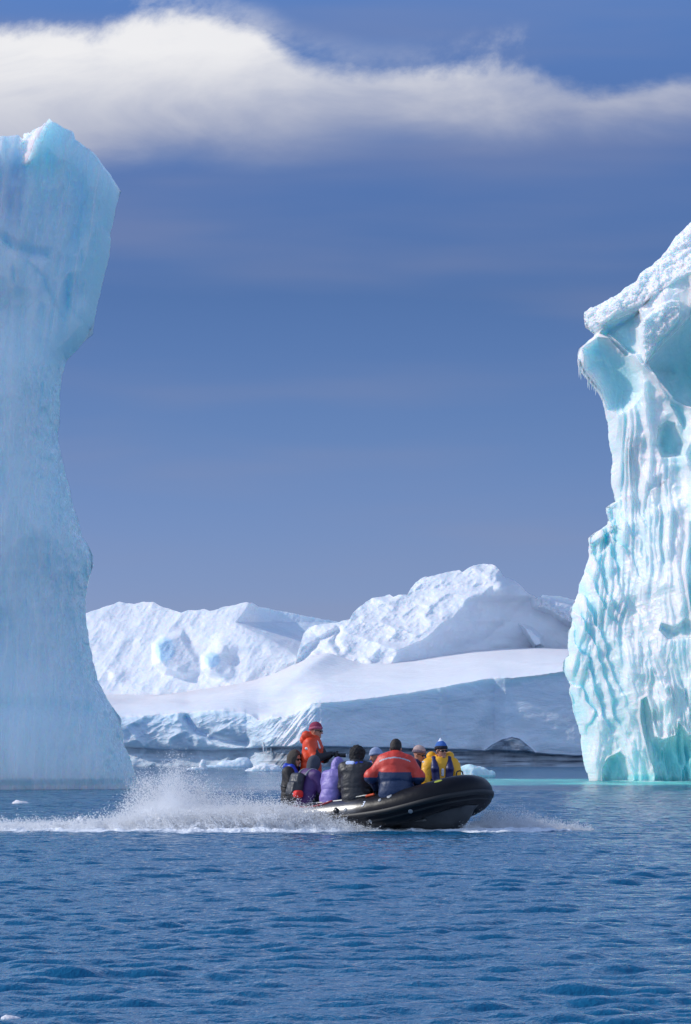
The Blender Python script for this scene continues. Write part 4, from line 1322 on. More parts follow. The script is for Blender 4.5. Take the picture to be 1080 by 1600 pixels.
def Mrot(lean, side=0.0, twist=0.0):
    return Matrix.Rotation(math.radians(lean), 4, 'Y') @ Matrix.Rotation(math.radians(side), 4, 'X') @ Matrix.Rotation(math.radians(twist), 4, 'Z')


def person(loc, yaw, label, lean=8, sidelean=0, twist=0, head_yaw=0, head_pitch=5, hands=None, sc=1.0, standing=False,
           jacket=None, jackfn=None, trousers=None, hat=None, hatm=None, glasses=True, vest=None, gloves=True, bulk=1.0, hood_down=None,
           extras=(), folds=0.010, seed=1, neckdrop=0.0):
    root = empty('person', loc, (0, 0, math.radians(yaw)), label, 'person', 'people riding in the inflatable boat')
    root.scale = (sc, sc, sc)
    PZ = 0.12
    T = Matrix.Translation((0, 0, PZ)) @ Mrot(lean, sidelean, twist)          # torso frame, origin at the pelvis

    def tp(x, y, z):
        return np.array(T @ Vector((x, y, z)))
    neck = tp(0.0, 0, 0.475 - neckdrop)
    Hm = Matrix.Translation(Vector(neck) + (T.to_3x3() @ Vector((0.025, 0, 0.155)))) @ Matrix.Rotation(math.radians(head_yaw), 4, 'Z') @ Matrix.Rotation(math.radians(head_pitch), 4, 'Y') @ Matrix.Rotation(math.radians(sidelean * 0.6), 4, 'X')

    def hp(x, y, z):
        return np.array(Hm @ Vector((x, y, z)))
    hr = Hm.to_3x3().to_4x4()
    sh = {s_: tp(-0.01, s_ * 0.185, 0.42) for s_ in (1, -1)}
    hands = hands or {1: (0.34, 0.16, 0.12), -1: (0.34, -0.16, 0.12)}
    arm = {}
    for s_ in (1, -1):
        a, h_ = sh[s_], np.array(hands[s_], float)
        L1, L2 = 0.285, 0.26
        d = h_ - a; D_ = np.linalg.norm(d)
        if D_ > (L1 + L2) * 0.985:
            h_ = a + d / D_ * (L1 + L2) * 0.985; d = h_ - a; D_ = np.linalg.norm(d)
        ca = (L1 ** 2 + D_ ** 2 - L2 ** 2) / (2 * L1 * D_)
        pole = np.array((-0.45, s_ * 0.75, -0.6)); u = d / D_
        pole = pole - (pole @ u) * u; pole /= np.linalg.norm(pole)
        e = a + u * L1 * ca + pole * L1 * math.sqrt(max(0, 1 - ca * ca))
        arm[s_] = (a, e, h_)
    legs = {}
    for s_ in (1, -1):
        if standing:
            legs[s_] = [(0, s_ * 0.10, PZ - 0.02), (0.05, s_ * 0.13, -0.36), (0.0, s_ * 0.15, -0.76), (0.14, s_ * 0.17, -0.79)]
        else:
            legs[s_] = [(0.02, s_ * 0.10, PZ - 0.02), (0.42, s_ * 0.14, 0.10), (0.40, s_ * 0.14, -0.28), (0.53, s_ * 0.15, -0.32)]
    zlo = -0.92 if standing else -0.44
    lo = np.array((-0.40, -0.48, zlo)); hi = np.array((0.74, 0.48, 1.02))
    # ---- body: one continuous figure
    s = SDF(lo, hi, 0.009)
    s.cone(tp(0, 0, 0.0), tp(0, 0, 0.34), 0.125, 0.145, k=0.05, m=1, flat=((1, 0, 0), 1.35))
    s.cone(sh[1], sh[-1], 0.06, 0.06, k=0.05, m=1)
    s.cone(tp(0, 0, 0.40), neck, 0.08, 0.055, k=0.04, m=1)
    s.cone(neck, hp(-0.015, 0, -0.05), 0.052, 0.05, k=0.03, m=0)
    for s_ in (1, -1):
        a, e, h_ = arm[s_]
        s.cone(a, e, 0.052, 0.040, k=0.03, m=1); s.cone(e, h_, 0.040, 0.028, k=0.02, m=1)
        g = 2 if gloves else 0
        u = (h_ - e) / np.linalg.norm(h_ - e)
        w_ = np.cross(u, (0, 0, 1)); w_ /= max(np.linalg.norm(w_), 1e-6)      # across the palm
        dn = np.cross(u, w_); dn = dn if dn[2] < 0 else -dn                   # palm side
        s.cone(h_, h_ + u * 0.085, 0.028, 0.036, k=0.012, m=g, flat=(dn, 1.7))
        for q, (off, ln) in enumerate(((-0.030, 0.066), (-0.010, 0.076), (0.011, 0.072), (0.031, 0.058))):
            k0 = h_ + u * 0.088 + w_ * off
            k1 = k0 + (u * 0.8 + dn * 0.6) * ln * 0.5
            k2 = k1 + (u * 0.15 + dn) * ln * 0.45
            k3 = k2 + (-u * 0.5 + dn * 0.7) * ln * 0.3
            s.cone(k0, k1, 0.0115, 0.0105, k=0.004, m=g); s.cone(k1, k2, 0.0105, 0.0098, k=0.003, m=g); s.cone(k2, k3, 0.0098, 0.009, k=0.003, m=g)
        th0 = h_ + u * 0.025 - w_ * s_ * 0.026
        th1 = th0 + (u * 0.6 - w_ * s_ * 0.7 + dn * 0.3) * 0.038
        s.cone(th0, th1, 0.014, 0.012, k=0.006, m=g); s.cone(th1, th1 + (u * 0.8 + dn * 0.55) * 0.032, 0.012, 0.010, k=0.003, m=g)
        L = legs[s_]
        s.cone(L[0], L[1], 0.085, 0.06, k=0.04, m=1); s.cone(L[1], L[2], 0.058, 0.04, k=0.03, m=1); s.cone(L[2], L[3], 0.042, 0.035, k=0.02, m=1)
    # head with a face
    s.ell(hp(-0.012, 0, 0.028), (0.096, 0.076, 0.098), k=0.02, m=0, rot=hr)
    s.ell(hp(0.022, 0, -0.040), (0.066, 0.058, 0.080), k=0.03, m=0, rot=hr)
    s.cone(hp(0.080, 0, 0.000), hp(0.108, 0, -0.034), 0.010, 0.014, k=0.010, m=0)
    s.cone(hp(0.078, -0.03, 0.020), hp(0.078, 0.03, 0.020), 0.011, 0.011, k=0.012, m=0)
    s.cone(hp(0.070, -0.012, -0.098), hp(0.070, 0.012, -0.098), 0.018, k=0.02, m=0)
    s.cone(hp(0.078, -0.016, -0.064), hp(0.078, 0.016, -0.064), 0.009, k=0.006, m=0)
    for s_ in (1, -1):
        s.cone(hp(0.0, s_ * 0.078, -0.005), hp(-0.004, s_ * 0.078, -0.035), 0.014, 0.010, k=0.006, m=0)
        s.ell(hp(0.088, s_ * 0.030, -0.004), (0.012, 0.014, 0.010), sub=True)
        s.ell(hp(0.078, s_ * 0.030, -0.004), (0.010, 0.011, 0.009), k=0.002, m=0)
    s.mesh('body', [M_SKIN, M_UNDER, M_GLOVE], root, matfn=lambda c, m: m)
    # ---- jacket
    B = bulk
    s = SDF(lo, hi, 0.011)
    s.cone(tp(0, 0, -0.03), tp(-0.01, 0, 0.16), 0.200 * B, 0.195 * B, k=0.05, flat=((1, 0, 0), 1.30))
    s.cone(tp(-0.01, 0, 0.16), tp(-0.015, 0, 0.34), 0.195 * B, 0.200 * B, k=0.05, flat=((1, 0, 0), 1.42))
    s.cone(tp(-0.015, -0.135, 0.40), tp(-0.015, 0.135, 0.40), 0.098 * B, k=0.06)
    s.cone(tp(-0.015, 0, 0.40), neck, 0.12 * B, 0.088, k=0.05)
    s.cone(neck, neck + (T.to_3x3() @ Vector((0.01, 0, 0.045))), 0.085, 0.086, k=0.02)
    for s_ in (1, -1):
        a, e, h_ = arm[s_]
        s.cone(a, e, 0.088 * B, 0.072 * B, k=0.045, m=2); s.cone(e, h_ - (h_ - e) * 0.04, 0.072 * B, 0.050, k=0.025, m=2)
        mid = (a + e) / 2
        s.cone(e + (0, 0, 0.02), e - (0, 0, 0.02), 0.078 * B, 0.076 * B, k=0.02, m=2)
    X, Y, Z = s.coords()
    nse = 0.55 * fbm(X * 7, Y * 7, Z * 9, oct=3, seed=seed, ridged=True) + 1.5 * fbm(X * 4 + 2 * Z, Y * 4, Z * 5.5 + X, oct=2, seed=seed + 50)
    near = np.abs(s.S) < 0.05
    s.S[near] += (folds * nse)[near]
    # drawstring / belt line
    tz = (Z - PZ) * math.cos(math.radians(lean)) + X * math.sin(math.radians(lean))
    s.S[near] += (0.012 * np.exp(-((tz - 0.10) / 0.022) ** 2))[near]
    hd = np.array(Hm.translation)
    s.S = np.maximum(s.S, -(np.sqrt((X - neck[0] - 0.03) ** 2 + (Y - neck[1]) ** 2 + ((Z - neck[2] - 0.11) * 0.85) ** 2) - 0.078))
    jm = jacket if isinstance(jacket, (list, tuple)) else [jacket]
    Ti = np.array(T.inverted())

    def jf(c, m):
        if jackfn is None:
            return np.zeros(len(c), int)
        tc_ = c @ Ti[:3, :3].T + Ti[:3, 3]
        return jackfn(tc_, m, c)
    s.mesh('jacket', jm, root, matfn=jf)
    # ---- trousers and boots
    s = SDF((lo[0], -0.34, zlo), (0.74, 0.34, 0.34), 0.016)
    s.ell((0, 0, PZ - 0.02), (0.15, 0.17, 0.12), k=0.03)
    for s_ in (1, -1):
        L = legs[s_]
        s.cone(L[0], L[1], 0.115, 0.088, k=0.04); s.cone(L[1], L[2], 0.086, 0.068, k=0.03)
    s.mesh('trousers', trousers or M_TROU, root)
    for s_ in (1, -1):
        L = [np.array(q, float) for q in legs[s_]]
        s = SDF(np.minimum(L[2], L[3]) - 0.12, np.maximum(L[2], L[3]) + 0.16, 0.014)
        s.cone(L[2] + (0, 0, 0.08), L[2], 0.062, 0.06, k=0.02); s.cone(L[2], L[3], 0.055, 0.045, k=0.03)
        s.mesh('boot', M_BOOT, root)
    # ---- glasses
    if glasses:
        s = SDF(hd - 0.15, hd + 0.15, 0.006)
        for s_ in (1, -1):
            s.ell(hp(0.090, s_ * 0.031, 0.000), (0.012, 0.029, 0.020), k=0.004, rot=hr)
            s.cone(hp(0.080, s_ * 0.058, 0.006), hp(0.0, s_ * 0.084, 0.004), 0.006, k=0.003)
        s.cone(hp(0.097, -0.02, 0.008), hp(0.097, 0.02, 0.008), 0.006, k=0.003)
        s.mesh('sunglasses', M_GLASS, root)
    # ---- headgear
    if hat:
        h0 = hd - 0.24; h1 = hd + 0.28
        s = SDF(h0, h1, 0.008)
        X, Y, Z = s.coords()
        Hi = np.array(Hm.inverted())
        lx = Hi[0, 0] * X + Hi[0, 1] * Y + Hi[0, 2] * Z + Hi[0, 3]
        ly = Hi[1, 0] * X + Hi[1, 1] * Y + Hi[1, 2] * Z + Hi[1, 3]
        lz = Hi[2, 0] * X + Hi[2, 1] * Y + Hi[2, 2] * Z + Hi[2, 3]
        nm = 'knitted_hat'
        if hat == 'beanie' or hat == 'peaked_beanie' or hat == 'bobble':
            s.ell(hp(-0.014, 0, 0.046), (0.110, 0.092, 0.105), k=0.01, rot=hr)
            if hat == 'peaked_beanie':
                s.cone(hp(-0.02, 0, 0.12), hp(-0.05, 0.01, 0.19), 0.05, 0.012, k=0.03, m=3)
            cutz = 0.032 + 0.25 * np.minimum(lx, 0)
            s.S = np.maximum(s.S, -(lz - cutz))
            s.cone(hp(0.088, 0, 0.034), hp(0.087, 0.001, 0.034), 0.001, k=0)
            rim = np.sqrt((np.sqrt((lx + 0.014) ** 2 + (ly * 1.19) ** 2) - 0.106) ** 2 + (lz - cutz - 0.016) ** 2 * 0.35) - 0.013
            s.S = np.minimum(s.S, rim); s.M[rim < 0.004] = 2
            s.S += 0.0018 * np.sin(np.arctan2(ly, lx) * 34)
        elif hat == 'fur':
            nm = 'fur_hat'
            s.ell(hp(-0.015, 0, 0.030), (0.128, 0.118, 0.122), k=0.02, rot=hr)
            s.ell(hp(-0.05, 0, -0.05), (0.09, 0.098, 0.09), k=0.03, rot=hr)
            s.S += 0.016 * fbm(X * 34, Y * 34, Z * 34, oct=2, seed=9)
            fc = np.sqrt(((lx - 0.13) / 0.10) ** 2 + (ly / 0.068) ** 2 + ((lz + 0.06) / 0.10) ** 2) - 1
            s.S = np.maximum(s.S, -fc * 0.07)
        elif hat == 'hood':
            nm = 'hood'
            s.ell(hp(-0.018, 0, 0.014), (0.122, 0.108, 0.138), k=0.02, rot=hr)
            s.cone(hp(-0.035, 0, -0.06), neck + np.array((-0.02, 0, 0.01)), 0.095, 0.10, k=0.05)
            s.S += 0.005 * fbm(X * 16, Y * 16, Z * 16, oct=2, seed=seed + 4, ridged=True)
            fc = np.sqrt(((lx - 0.12) / 0.105) ** 2 + (ly / 0.070) ** 2 + ((lz + 0.015) / 0.095) ** 2) - 1
            s.S = np.maximum(s.S, -fc * 0.07)
        elif hat == 'hair':
            nm = 'hair'
            s.ell(hp(-0.020, 0, 0.040), (0.102, 0.086, 0.100), k=0.01, rot=hr)
            s.ell(hp(-0.045, 0, -0.02), (0.07, 0.080, 0.07), k=0.02, rot=hr)
            s.S += 0.005 * fbm(X * 40, Y * 40, Z * 40, oct=2, seed=9)
            fc = np.sqrt(((lx - 0.13) / 0.11) ** 2 + (ly / 0.075) ** 2 + ((lz + 0.03) / 0.08) ** 2) - 1
            s.S = np.maximum(s.S, -fc * 0.07)
        hm = hatm if isinstance(hatm, (list, tuple)) else [hatm]
        s.mesh(nm, hm, root, matfn=(lambda c, m: np.where(m == 2, min(1, len(hm) - 1), np.where(m == 3, len(hm) - 1, 0))))
    # ---- life vest: horseshoe collar with two front bladders and a belt
    if vest is not None:
        s = SDF(lo, (0.5, 0.48, 1.0), 0.011)
        f = ((1, 0, 0), 1.5)
        zc = 0.475 - neckdrop
        for s_ in (1, -1):
            s.cone(tp(-0.115, 0, zc + 0.00), tp(-0.085, s_ * 0.085, zc + 0.03), 0.046, 0.046, k=0.02)
            s.cone(tp(-0.085, s_ * 0.085, zc + 0.03), tp(0.02, s_ * 0.115, zc + 0.02), 0.046, 0.046, k=0.02)
            s.cone(tp(0.02, s_ * 0.115, zc + 0.02), tp(0.128 * B, s_ * 0.115, zc - 0.12), 0.054, 0.060, k=0.02)
            s.cone(tp(0.128 * B, s_ * 0.115, zc - 0.12), tp(0.142 * B, s_ * 0.095, 0.16), 0.062, 0.062, k=0.02, flat=f)
        s.mesh('life_vest', vest, root)
        pth = [tp(0.163 * B * math.cos(a), 0.215 * B * math.sin(a), 0.19) for a in np.linspace(0, 2 * math.pi, 25)]
        tube_obj('belt', pth, 0.014, M_DARKP, root, n=1)
    if hood_down is not None:
        s = SDF(lo, hi, 0.011)
        zc = 0.475 - neckdrop
        for s_ in (1, -1):
            s.ell(tp(-0.10, s_ * 0.135, zc + 0.065), (0.075, 0.085, 0.075), k=0.04)
        s.ell(tp(-0.15, 0, zc - 0.01), (0.08, 0.13, 0.085), k=0.04)
        s.S += 0.008 * fbm(*[q * 18 for q in s.coords()], oct=2, seed=4)
        s.mesh('hood', hood_down, root)
    for fn in extras:
        fn(root, tp, hp, arm)
    return root


def patch(name, mtl, a, b, r, flat=None, label=None):
    def f(root, tp, hp, arm):
        A, B_ = (tp(*a), tp(*b)) if not callable(a) else (a(tp, hp, arm), b(tp, hp, arm))
        s = SDF(np.minimum(A, B_) - r * 2 - 0.03, np.maximum(A, B_) + r * 2 + 0.03, max(0.005, r / 4))
        n = np.array(flat[0], float) if flat else np.array((1., 0, 0))
        s.cone(A, B_, r, r, k=0, flat=(n, flat[1] if flat else 1))
        o = s.mesh(name, mtl, root)
        if label: o['label'] = label
    return f


def seat(x, port, dz=-0.05):
    """a place on the tube in world space"""
    i = st(x, port)
    y = TP[i, 1]
    q = MB @ Vector((x, y * 0.97, TP[i, 2] + rad[i] + dz))
    return q


def J(name, col, rough=0.6, folds=0.02, **k):
    return fabric(name, col, rough, folds, **k)


# helmsman, standing at the stern
jor = J('orange_float_coat', (0.70, 0.055, 0.010), 0.55)
drv = MB @ Vector((0.20, -0.34, -0.14))
drv.z += 0.835
person(tuple(drv), -14, 'standing person in orange float coat, maroon knitted hat and sunglasses, holding a camera', lean=6, head_yaw=-6, head_pitch=4, standing=True,
       hands={1: (0.33, 0.10, 0.36), -1: (0.33, -0.08, 0.35)}, jacket=[jor, fabric('black_sleeve_fabric', (0.02, 0.02, 0.025))],
       jackfn=lambda t, m, c: ((m == 2) & (c[:, 0] > 0.16)).astype(int),
       hat='beanie', hatm=[fabric('maroon_knit', (0.26, 0.03, 0.07), 0.9, 0.01, 40), fabric('pink_knit_band', (0.42, 0.10, 0.15), 0.9, 0.01, 40)],
       hood_down=jor, seed=21, sc=0.98, bulk=1.12,
       extras=[patch('reflective_tape', M_REFL, (0.090, -0.115, 0.455), (0.135, -0.10, 0.36), 0.022, ((1, 0, 0), 1.2)),
               patch('reflective_tape', M_REFL, (-0.045, -0.262, 0.33), (0.045, -0.265, 0.325), 0.024, ((0, 1, 0), 1.2))])
# the camera in his hands
cr = math.radians(-14)
cpos = Vector(drv) + Matrix.Rotation(cr, 3, 'Z') @ Vector((0.44, 0.0, 0.34))
camo = empty('camera', tuple(cpos), (0, 0, cr), 'black camera with a short lens held by the standing person in orange', 'camera')
s = SDF((-0.12, -0.12, -0.1), (0.2, 0.12, 0.12), 0.005)
s.box((0, 0, 0), (0.03, 0.068, 0.045), rad=0.012, k=0.006)
s.box((0, 0, 0.05), (0.022, 0.024, 0.016), rad=0.01, k=0.008)
s.mesh('camera_body', M_DARKP, camo)
s = SDF((-0.05, -0.1, -0.1), (0.22, 0.1, 0.1), 0.005)
s.cone((0.02, 0, -0.004), (0.13, 0, -0.004), 0.030, 0.034, k=0)
s.S = np.maximum(s.S, s.coords()[0] - 0.145)
s.mesh('lens', M_DARKP, camo)
s = SDF((0.1, -0.06, -0.06), (0.2, 0.06, 0.06), 0.004)
s.ell((0.145, 0, -0.004), (0.006, 0.028, 0.028), k=0)
s.mesh('front_glass', M_REFL, camo)  # pale tape material paints a glint onto the lens glass

# hooded passenger at the very stern
jbk = J('dark_brown_coat', (0.020, 0.017, 0.016), 0.65)
person(tuple(MB @ Vector((0.02, -0.60, 0.23))), -18, 'person in dark hooded coat with royal blue vest strap and sunglasses, sternmost of the passengers', lean=5, head_yaw=-22, head_pitch=6,
       jacket=jbk, hat='hood', hatm=fabric('olive_brown_hood', (0.060, 0.050, 0.040), 0.9), vest=M_BLUE, seed=31, bulk=0.98, sc=1.02, hands={1: (0.34, 0.12, 0.14), -1: (0.30, -0.16, 0.12)})
# purple jacket with grey hood and backpack
p3 = seat(0.47, False)
person(tuple(p3), 34, 'person in purple jacket with grey woollen hood, back turned, beside the hooded dark coat', lean=14, head_yaw=4, head_pitch=12, jacket=J('purple_jacket', (0.070, 0.026, 0.135), 0.6),
       hat='hood', hatm=fabric('grey_woollen_hood', (0.060, 0.065, 0.085), 0.95, 0.01, 30), glasses=False, seed=41, sc=0.92, bulk=1.05)
bk = empty('backpack', tuple(p3), (0, 0, math.radians(34)), 'dark grey backpack with a bright red pocket on the purple jacket', 'backpack')
bk.scale = (0.94,) * 3
Tb = Matrix.Translation((0, 0, 0.12)) @ Mrot(14)
s = SDF((-0.5, -0.3, -0.15), (0.1, 0.36, 0.7), 0.012)
s.box(np.array(Tb @ Vector((-0.235, 0.03, 0.17))), (0.085, 0.155, 0.225), rad=0.07, k=0.02, rot=Tb.to_3x3().to_4x4())
s.box(np.array(Tb @ Vector((-0.315, 0.03, 0.10))), (0.045, 0.115, 0.12), rad=0.04, k=0.02, rot=Tb.to_3x3().to_4x4())
X, Y, Z = s.coords(); s.S += 0.008 * fbm(X * 12, Y * 12, Z * 12, oct=3, seed=5, ridged=True)
s.mesh('bag', fabric('dark_grey_nylon', (0.030, 0.032, 0.038), 0.45), bk)
s = SDF((-0.5, -0.36, -0.15), (0.15, 0.36, 0.4), 0.012)
s.box(np.array(Tb @ Vector((-0.26, -0.13, 0.015))), (0.075, 0.085, 0.065), rad=0.05, k=0.02)
X, Y, Z = s.coords(); s.S += 0.008 * fbm(X * 18, Y * 18, Z * 18, oct=2, seed=6)
s.mesh('pocket', fabric('bright_red_nylon', (0.70, 0.02, 0.012), 0.5), bk)
for yy in (-0.09, 0.15):
    tube_obj('shoulder_strap', [np.array(Tb @ Vector(q)) for q in ((-0.17, yy, 0.36), (-0.10, yy, 0.475), (0.02, yy, 0.505), (0.12, yy, 0.40), (0.165, yy, 0.22), (0.02, yy * 1.9, 0.03))], 0.016, M_GREY, bk)

# lavender jacket, leaning to the right
lav = J('lavender_jacket', (0.23, 0.18, 0.47), 0.5, 0.03)
person(tuple(seat(0.97, False, -0.05)), 60, 'person in lavender jacket with hood up, leaning forward, between the purple and the black jacket', lean=18, sidelean=5, head_yaw=-22, head_pitch=14,
       jacket=lav, hat='hood', hatm=lav, glasses=False, seed=51, sc=0.86, bulk=1.02, folds=0.016, trousers=fabric('blue_trousers', (0.03, 0.08, 0.35)))
# black jacket and fur hat
jb = J('black_jacket', (0.018, 0.018, 0.021), 0.5, 0.035)
person(tuple(seat(1.50, False, -0.10)), 74, 'person in black jacket and black fur hat with blue and white collar, back turned', lean=8, head_yaw=-10, head_pitch=6,
       jacket=jb, hat='fur', hatm=fabric('black_fur', (0.013, 0.012, 0.013), 0.85, 0.03, 30), glasses=False, seed=61, sc=1.04, bulk=1.16, folds=0.016,
       extras=[patch('collar', fabric('pale_blue_collar', (0.45, 0.55, 0.85)), (-0.105, 0.02, 0.475), (-0.075, 0.115, 0.475), 0.052), patch('collar', M_BLUE, (-0.100, -0.02, 0.47), (-0.06, -0.11, 0.475), 0.054)])
# pale blue beanie facing the camera on the far side
person(tuple(seat(0.82, True, -0.02)), -138, 'person in pale blue grey knitted hat, face turned left, seated just behind the black jacket', lean=10, head_yaw=-24, head_pitch=14,
       jacket=J('dark_navy_jacket', (0.02, 0.03, 0.10)), hat='beanie', hatm=fabric('blue_grey_knit', (0.30, 0.36, 0.52), 0.9, 0.02, 30), glasses=False, vest=M_BLUE, seed=71, sc=0.96,
       extras=[patch('reflective_tape', M_REFL, (-0.02, 0.10, 0.535), (-0.03, 0.21, 0.50), 0.036)])
# orange and navy jacket
jr = fabric('orange_red_jacket', (0.62, 0.045, 0.025), 0.5, 0.03); jn = fabric('navy_jacket_panel', (0.012, 0.030, 0.085), 0.5, 0.03); jg = fabric('grey_piping', (0.40, 0.38, 0.42), 0.5)
person(tuple(seat(2.28, False, -0.10)), 84, 'broad person in orange red and navy jacket, back turned, head bowed', lean=10, head_yaw=-6, head_pitch=26,
       jacket=[jr, jn, jg], jackfn=lambda t, m, c: np.where((m != 2) & (np.abs(t[:, 2] - 0.452 + 0.9 * t[:, 1] ** 2) < 0.010) & (t[:, 0] < 0.05), 2, np.where(np.where(m == 2, (c[:, 2] < 0.30) & (c[:, 0] < 0.35) | (c[:, 0] > 0.16), t[:, 2] < 0.225 + 0.5 * t[:, 1] ** 2), 1, 0)),
       hat='hair', hatm=fabric('dark_hair', (0.02, 0.013, 0.010), 0.7, 0.02, 60), glasses=False, seed=81, sc=1.06, bulk=1.26, neckdrop=0.005, folds=0.012,
       hands={1: (0.22, 0.30, 0.14), -1: (0.22, -0.30, 0.14)})
# beige patterned hat
person(tuple(seat(1.45, True, -0.04)), -52, 'person in beige patterned hat and navy jacket, face turned right, behind the orange red jacket', lean=16, head_yaw=22, head_pitch=16,
       jacket=J('navy_jacket', (0.014, 0.022, 0.12)), hat='beanie', hatm=[fabric('beige_knit', (0.46, 0.33, 0.30), 0.9, 0.02, 30), fabric('patterned_band', (0.18, 0.13, 0.16), 0.9, 0.03, 60)],
       vest=M_NAVYV, seed=91, sc=0.98)
# yellow jacket at the bow
jy = J('yellow_jacket', (0.84, 0.40, 0.008), 0.45, 0.03)
person(tuple(seat(2.06, True, -0.12)), -84, 'person in yellow jacket, navy life vest and blue and white hat, nearest the bow', lean=2, head_yaw=24, head_pitch=0,
       jacket=jy, hat='peaked_beanie', hatm=[fabric('blue_knit', (0.04, 0.13, 0.42), 0.9, 0.02, 30), fabric('dark_band', (0.015, 0.017, 0.03), 0.9), fabric('white_knit', (0.70, 0.75, 0.85), 0.9)],
       vest=M_NAVYV, hood_down=jy, seed=101, sc=1.03, bulk=1.20, folds=0.014,
       hands={1: (0.24, 0.24, 0.02), -1: (0.24, -0.24, 0.02)},
       extras=[patch('reflective_tape', M_REFL, (0.185, 0.0, 0.34), (0.180, 0.0, 0.26), 0.022), patch('reflective_tape', M_REFL, (0.03, -0.185, 0.475), (0.02, -0.275, 0.455), 0.030, ((0, 0, 1), 1.6)),
               patch('reflective_tape', M_REFL, (0.03, 0.185, 0.475), (0.02, 0.265, 0.455), 0.028, ((0, 0, 1), 1.6))])


# ================================================================== SPRAY
def droplets(name, pos, size, mtl, label):
    """many small octahedral water drops in one mesh"""
    n = len(pos)
    o = np.array([(1, 0, 0), (-1, 0, 0), (0, 1, 0), (0, -1, 0), (0, 0, 1), (0, 0, -1)], float)
    f = np.array([(0, 2, 4), (2, 1, 4), (1, 3, 4), (3, 0, 4), (2, 0, 5), (1, 2, 5), (3, 1, 5), (0, 3, 5)])
    sq = RNG.uniform(0.7, 1.5, (n, 1, 3))
    V = (pos[:, None, :] + o[None] * size[:, None, None] * sq).reshape(-1, 3)
    Q = (f[None] + (np.arange(n) * 6)[:, None, None]).reshape(-1, 3)
    ob = link(name, np_mesh(name, V, Q, smooth=True), mtl)
    return tag(ob, label, 'spray', None, 'stuff')


M_SPRAY, _t, _b = mat('white_spray')
_b.inputs['Base Color'].default_value = (0.99, 0.992, 0.995, 1)
_b.inputs['Roughness'].default_value = 0.35
_b.inputs['Subsurface Weight'].default_value = 0.0
_tr = _t.new('ShaderNodeBsdfTranslucent', ins={0: (0.99, 0.992, 0.995)})
_mx = _t.new('ShaderNodeMixShader', ins={0: 0.6})
_t.l.new(_b.outputs[0], _mx.inputs[1]); _t.l.new(_tr.outputs[0], _mx.inputs[2])
_t.l.new(_mx.outputs[0], _t.n['Material Output'].inputs[0])


def spray_set(n, hgt, x0, x1, ybase, Yf, ydev, smin, smax, seed, clump=70, pw=1.5, dens=None, jet=0.0):
    """sample droplets: clumps thrown up from a line on the water, thinning upwards"""
    rg = np.random.default_rng(seed)
    nc_ = n // clump
    out = []; sz = []
    cx = rg.uniform(x0, x1, nc_ * 3)
    if dens is not None:
        cx = cx[rg.uniform(0, 1, len(cx)) < interp(cx, dens)]
    cx = cx[:nc_]
    for x in cx:
        hh = float(interp(np.array([x]), hgt)[0])
        u = rg.uniform(0, 1) ** pw
        lift = u * hh
        m = int(clump * (0.25 + 1.5 * (1 - u)))
        spx = 2.5 + 10 * u; spy = 2.0 + 9 * u
        Y = float(interp(np.array([x]), Yf)[0]) + rg.normal(0, ydev)
        slant = rg.normal(-0.25, 0.5)
        b = rg.normal(0, 1, m)
        px = x + b * spx * rg.uniform(0.3, 1) + rg.normal(0, 1.5, m)
        py = ybase(x) - lift - slant * b * spy * 0.8 + rg.normal(0, 1.0 + 2.5 * u, m)
        if rg.uniform() < jet:
            # a rope of water torn off and flung up: long, thin, curved
            q = rg.uniform(-1, 1, m) * (6 + 16 * u)
            an = rg.normal(-0.15, 0.45)
            px = x + q * math.sin(an) + 0.012 * q * q * np.sign(an) + rg.normal(0, 0.9 + 0.05 * np.abs(q), m)
            py = ybase(x) - lift * 1.05 - q * math.cos(an) + rg.normal(0, 0.9, m)
        YY = Y + rg.normal(0, 0.10, m)
        X_ = (px - CX) * Y / F; Z_ = H - (py - YH) * Y / F
        out.append(np.stack([X_, YY, Z_], -1)); sz.append(smin + (smax - smin) * rg.uniform(0, 1, m) ** 3)
    out = np.concatenate(out); sz = np.concatenate(sz)
    k = out[:, 2] > -0.02
    return out[k], sz[k]


YL = [(-400, 59.9), (0, 60.4), (220, 59.9), (420, 60.0), (500, 60.2), (560, 60.1), (600, 60.0)]
base_l = lambda x: float(interp(np.array([x]), [(-200, 1299), (0, 1300), (150, 1302), (250, 1306), (400, 1306), (520, 1304), (600, 1302)])[0])
low = [(-200, 14), (0, 14), (90, 16), (180, 24), (260, 40), (340, 44), (420, 52), (480, 44), (540, 22), (580, 9), (600, 3)]
A1, S1 = spray_set(270000, low, -120, 592, base_l, [(a, b - 0.12) for a, b in YL], 0.26, 0.003, 0.010, 1, clump=90, pw=1.0, dens=[(-120, 0.30), (0, 0.35), (150, 0.55), (260, 0.9), (500, 1.0), (560, 0.7), (592, 0.2)])
high = [(150, 20), (185, 40), (205, 75), (225, 96), (245, 92), (262, 114), (278, 130), (292, 106), (312, 86), (340, 70), (380, 58), (420, 50), (450, 46), (480, 42), (520, 30), (560, 12)]
YH_ = [(150, 61.0), (300, 61.6), (420, 61.2), (480, 60.6), (560, 60.2)]
A2, S2 = spray_set(150000, high, 170, 500, base_l, YH_, 0.35, 0.0022, 0.009, 2, jet=0.45, clump=36, pw=1.35, dens=[(170, 0.15), (205, 0.6), (240, 1.0), (300, 1.0), (360, 0.75), (430, 0.7), (500, 0.5)])
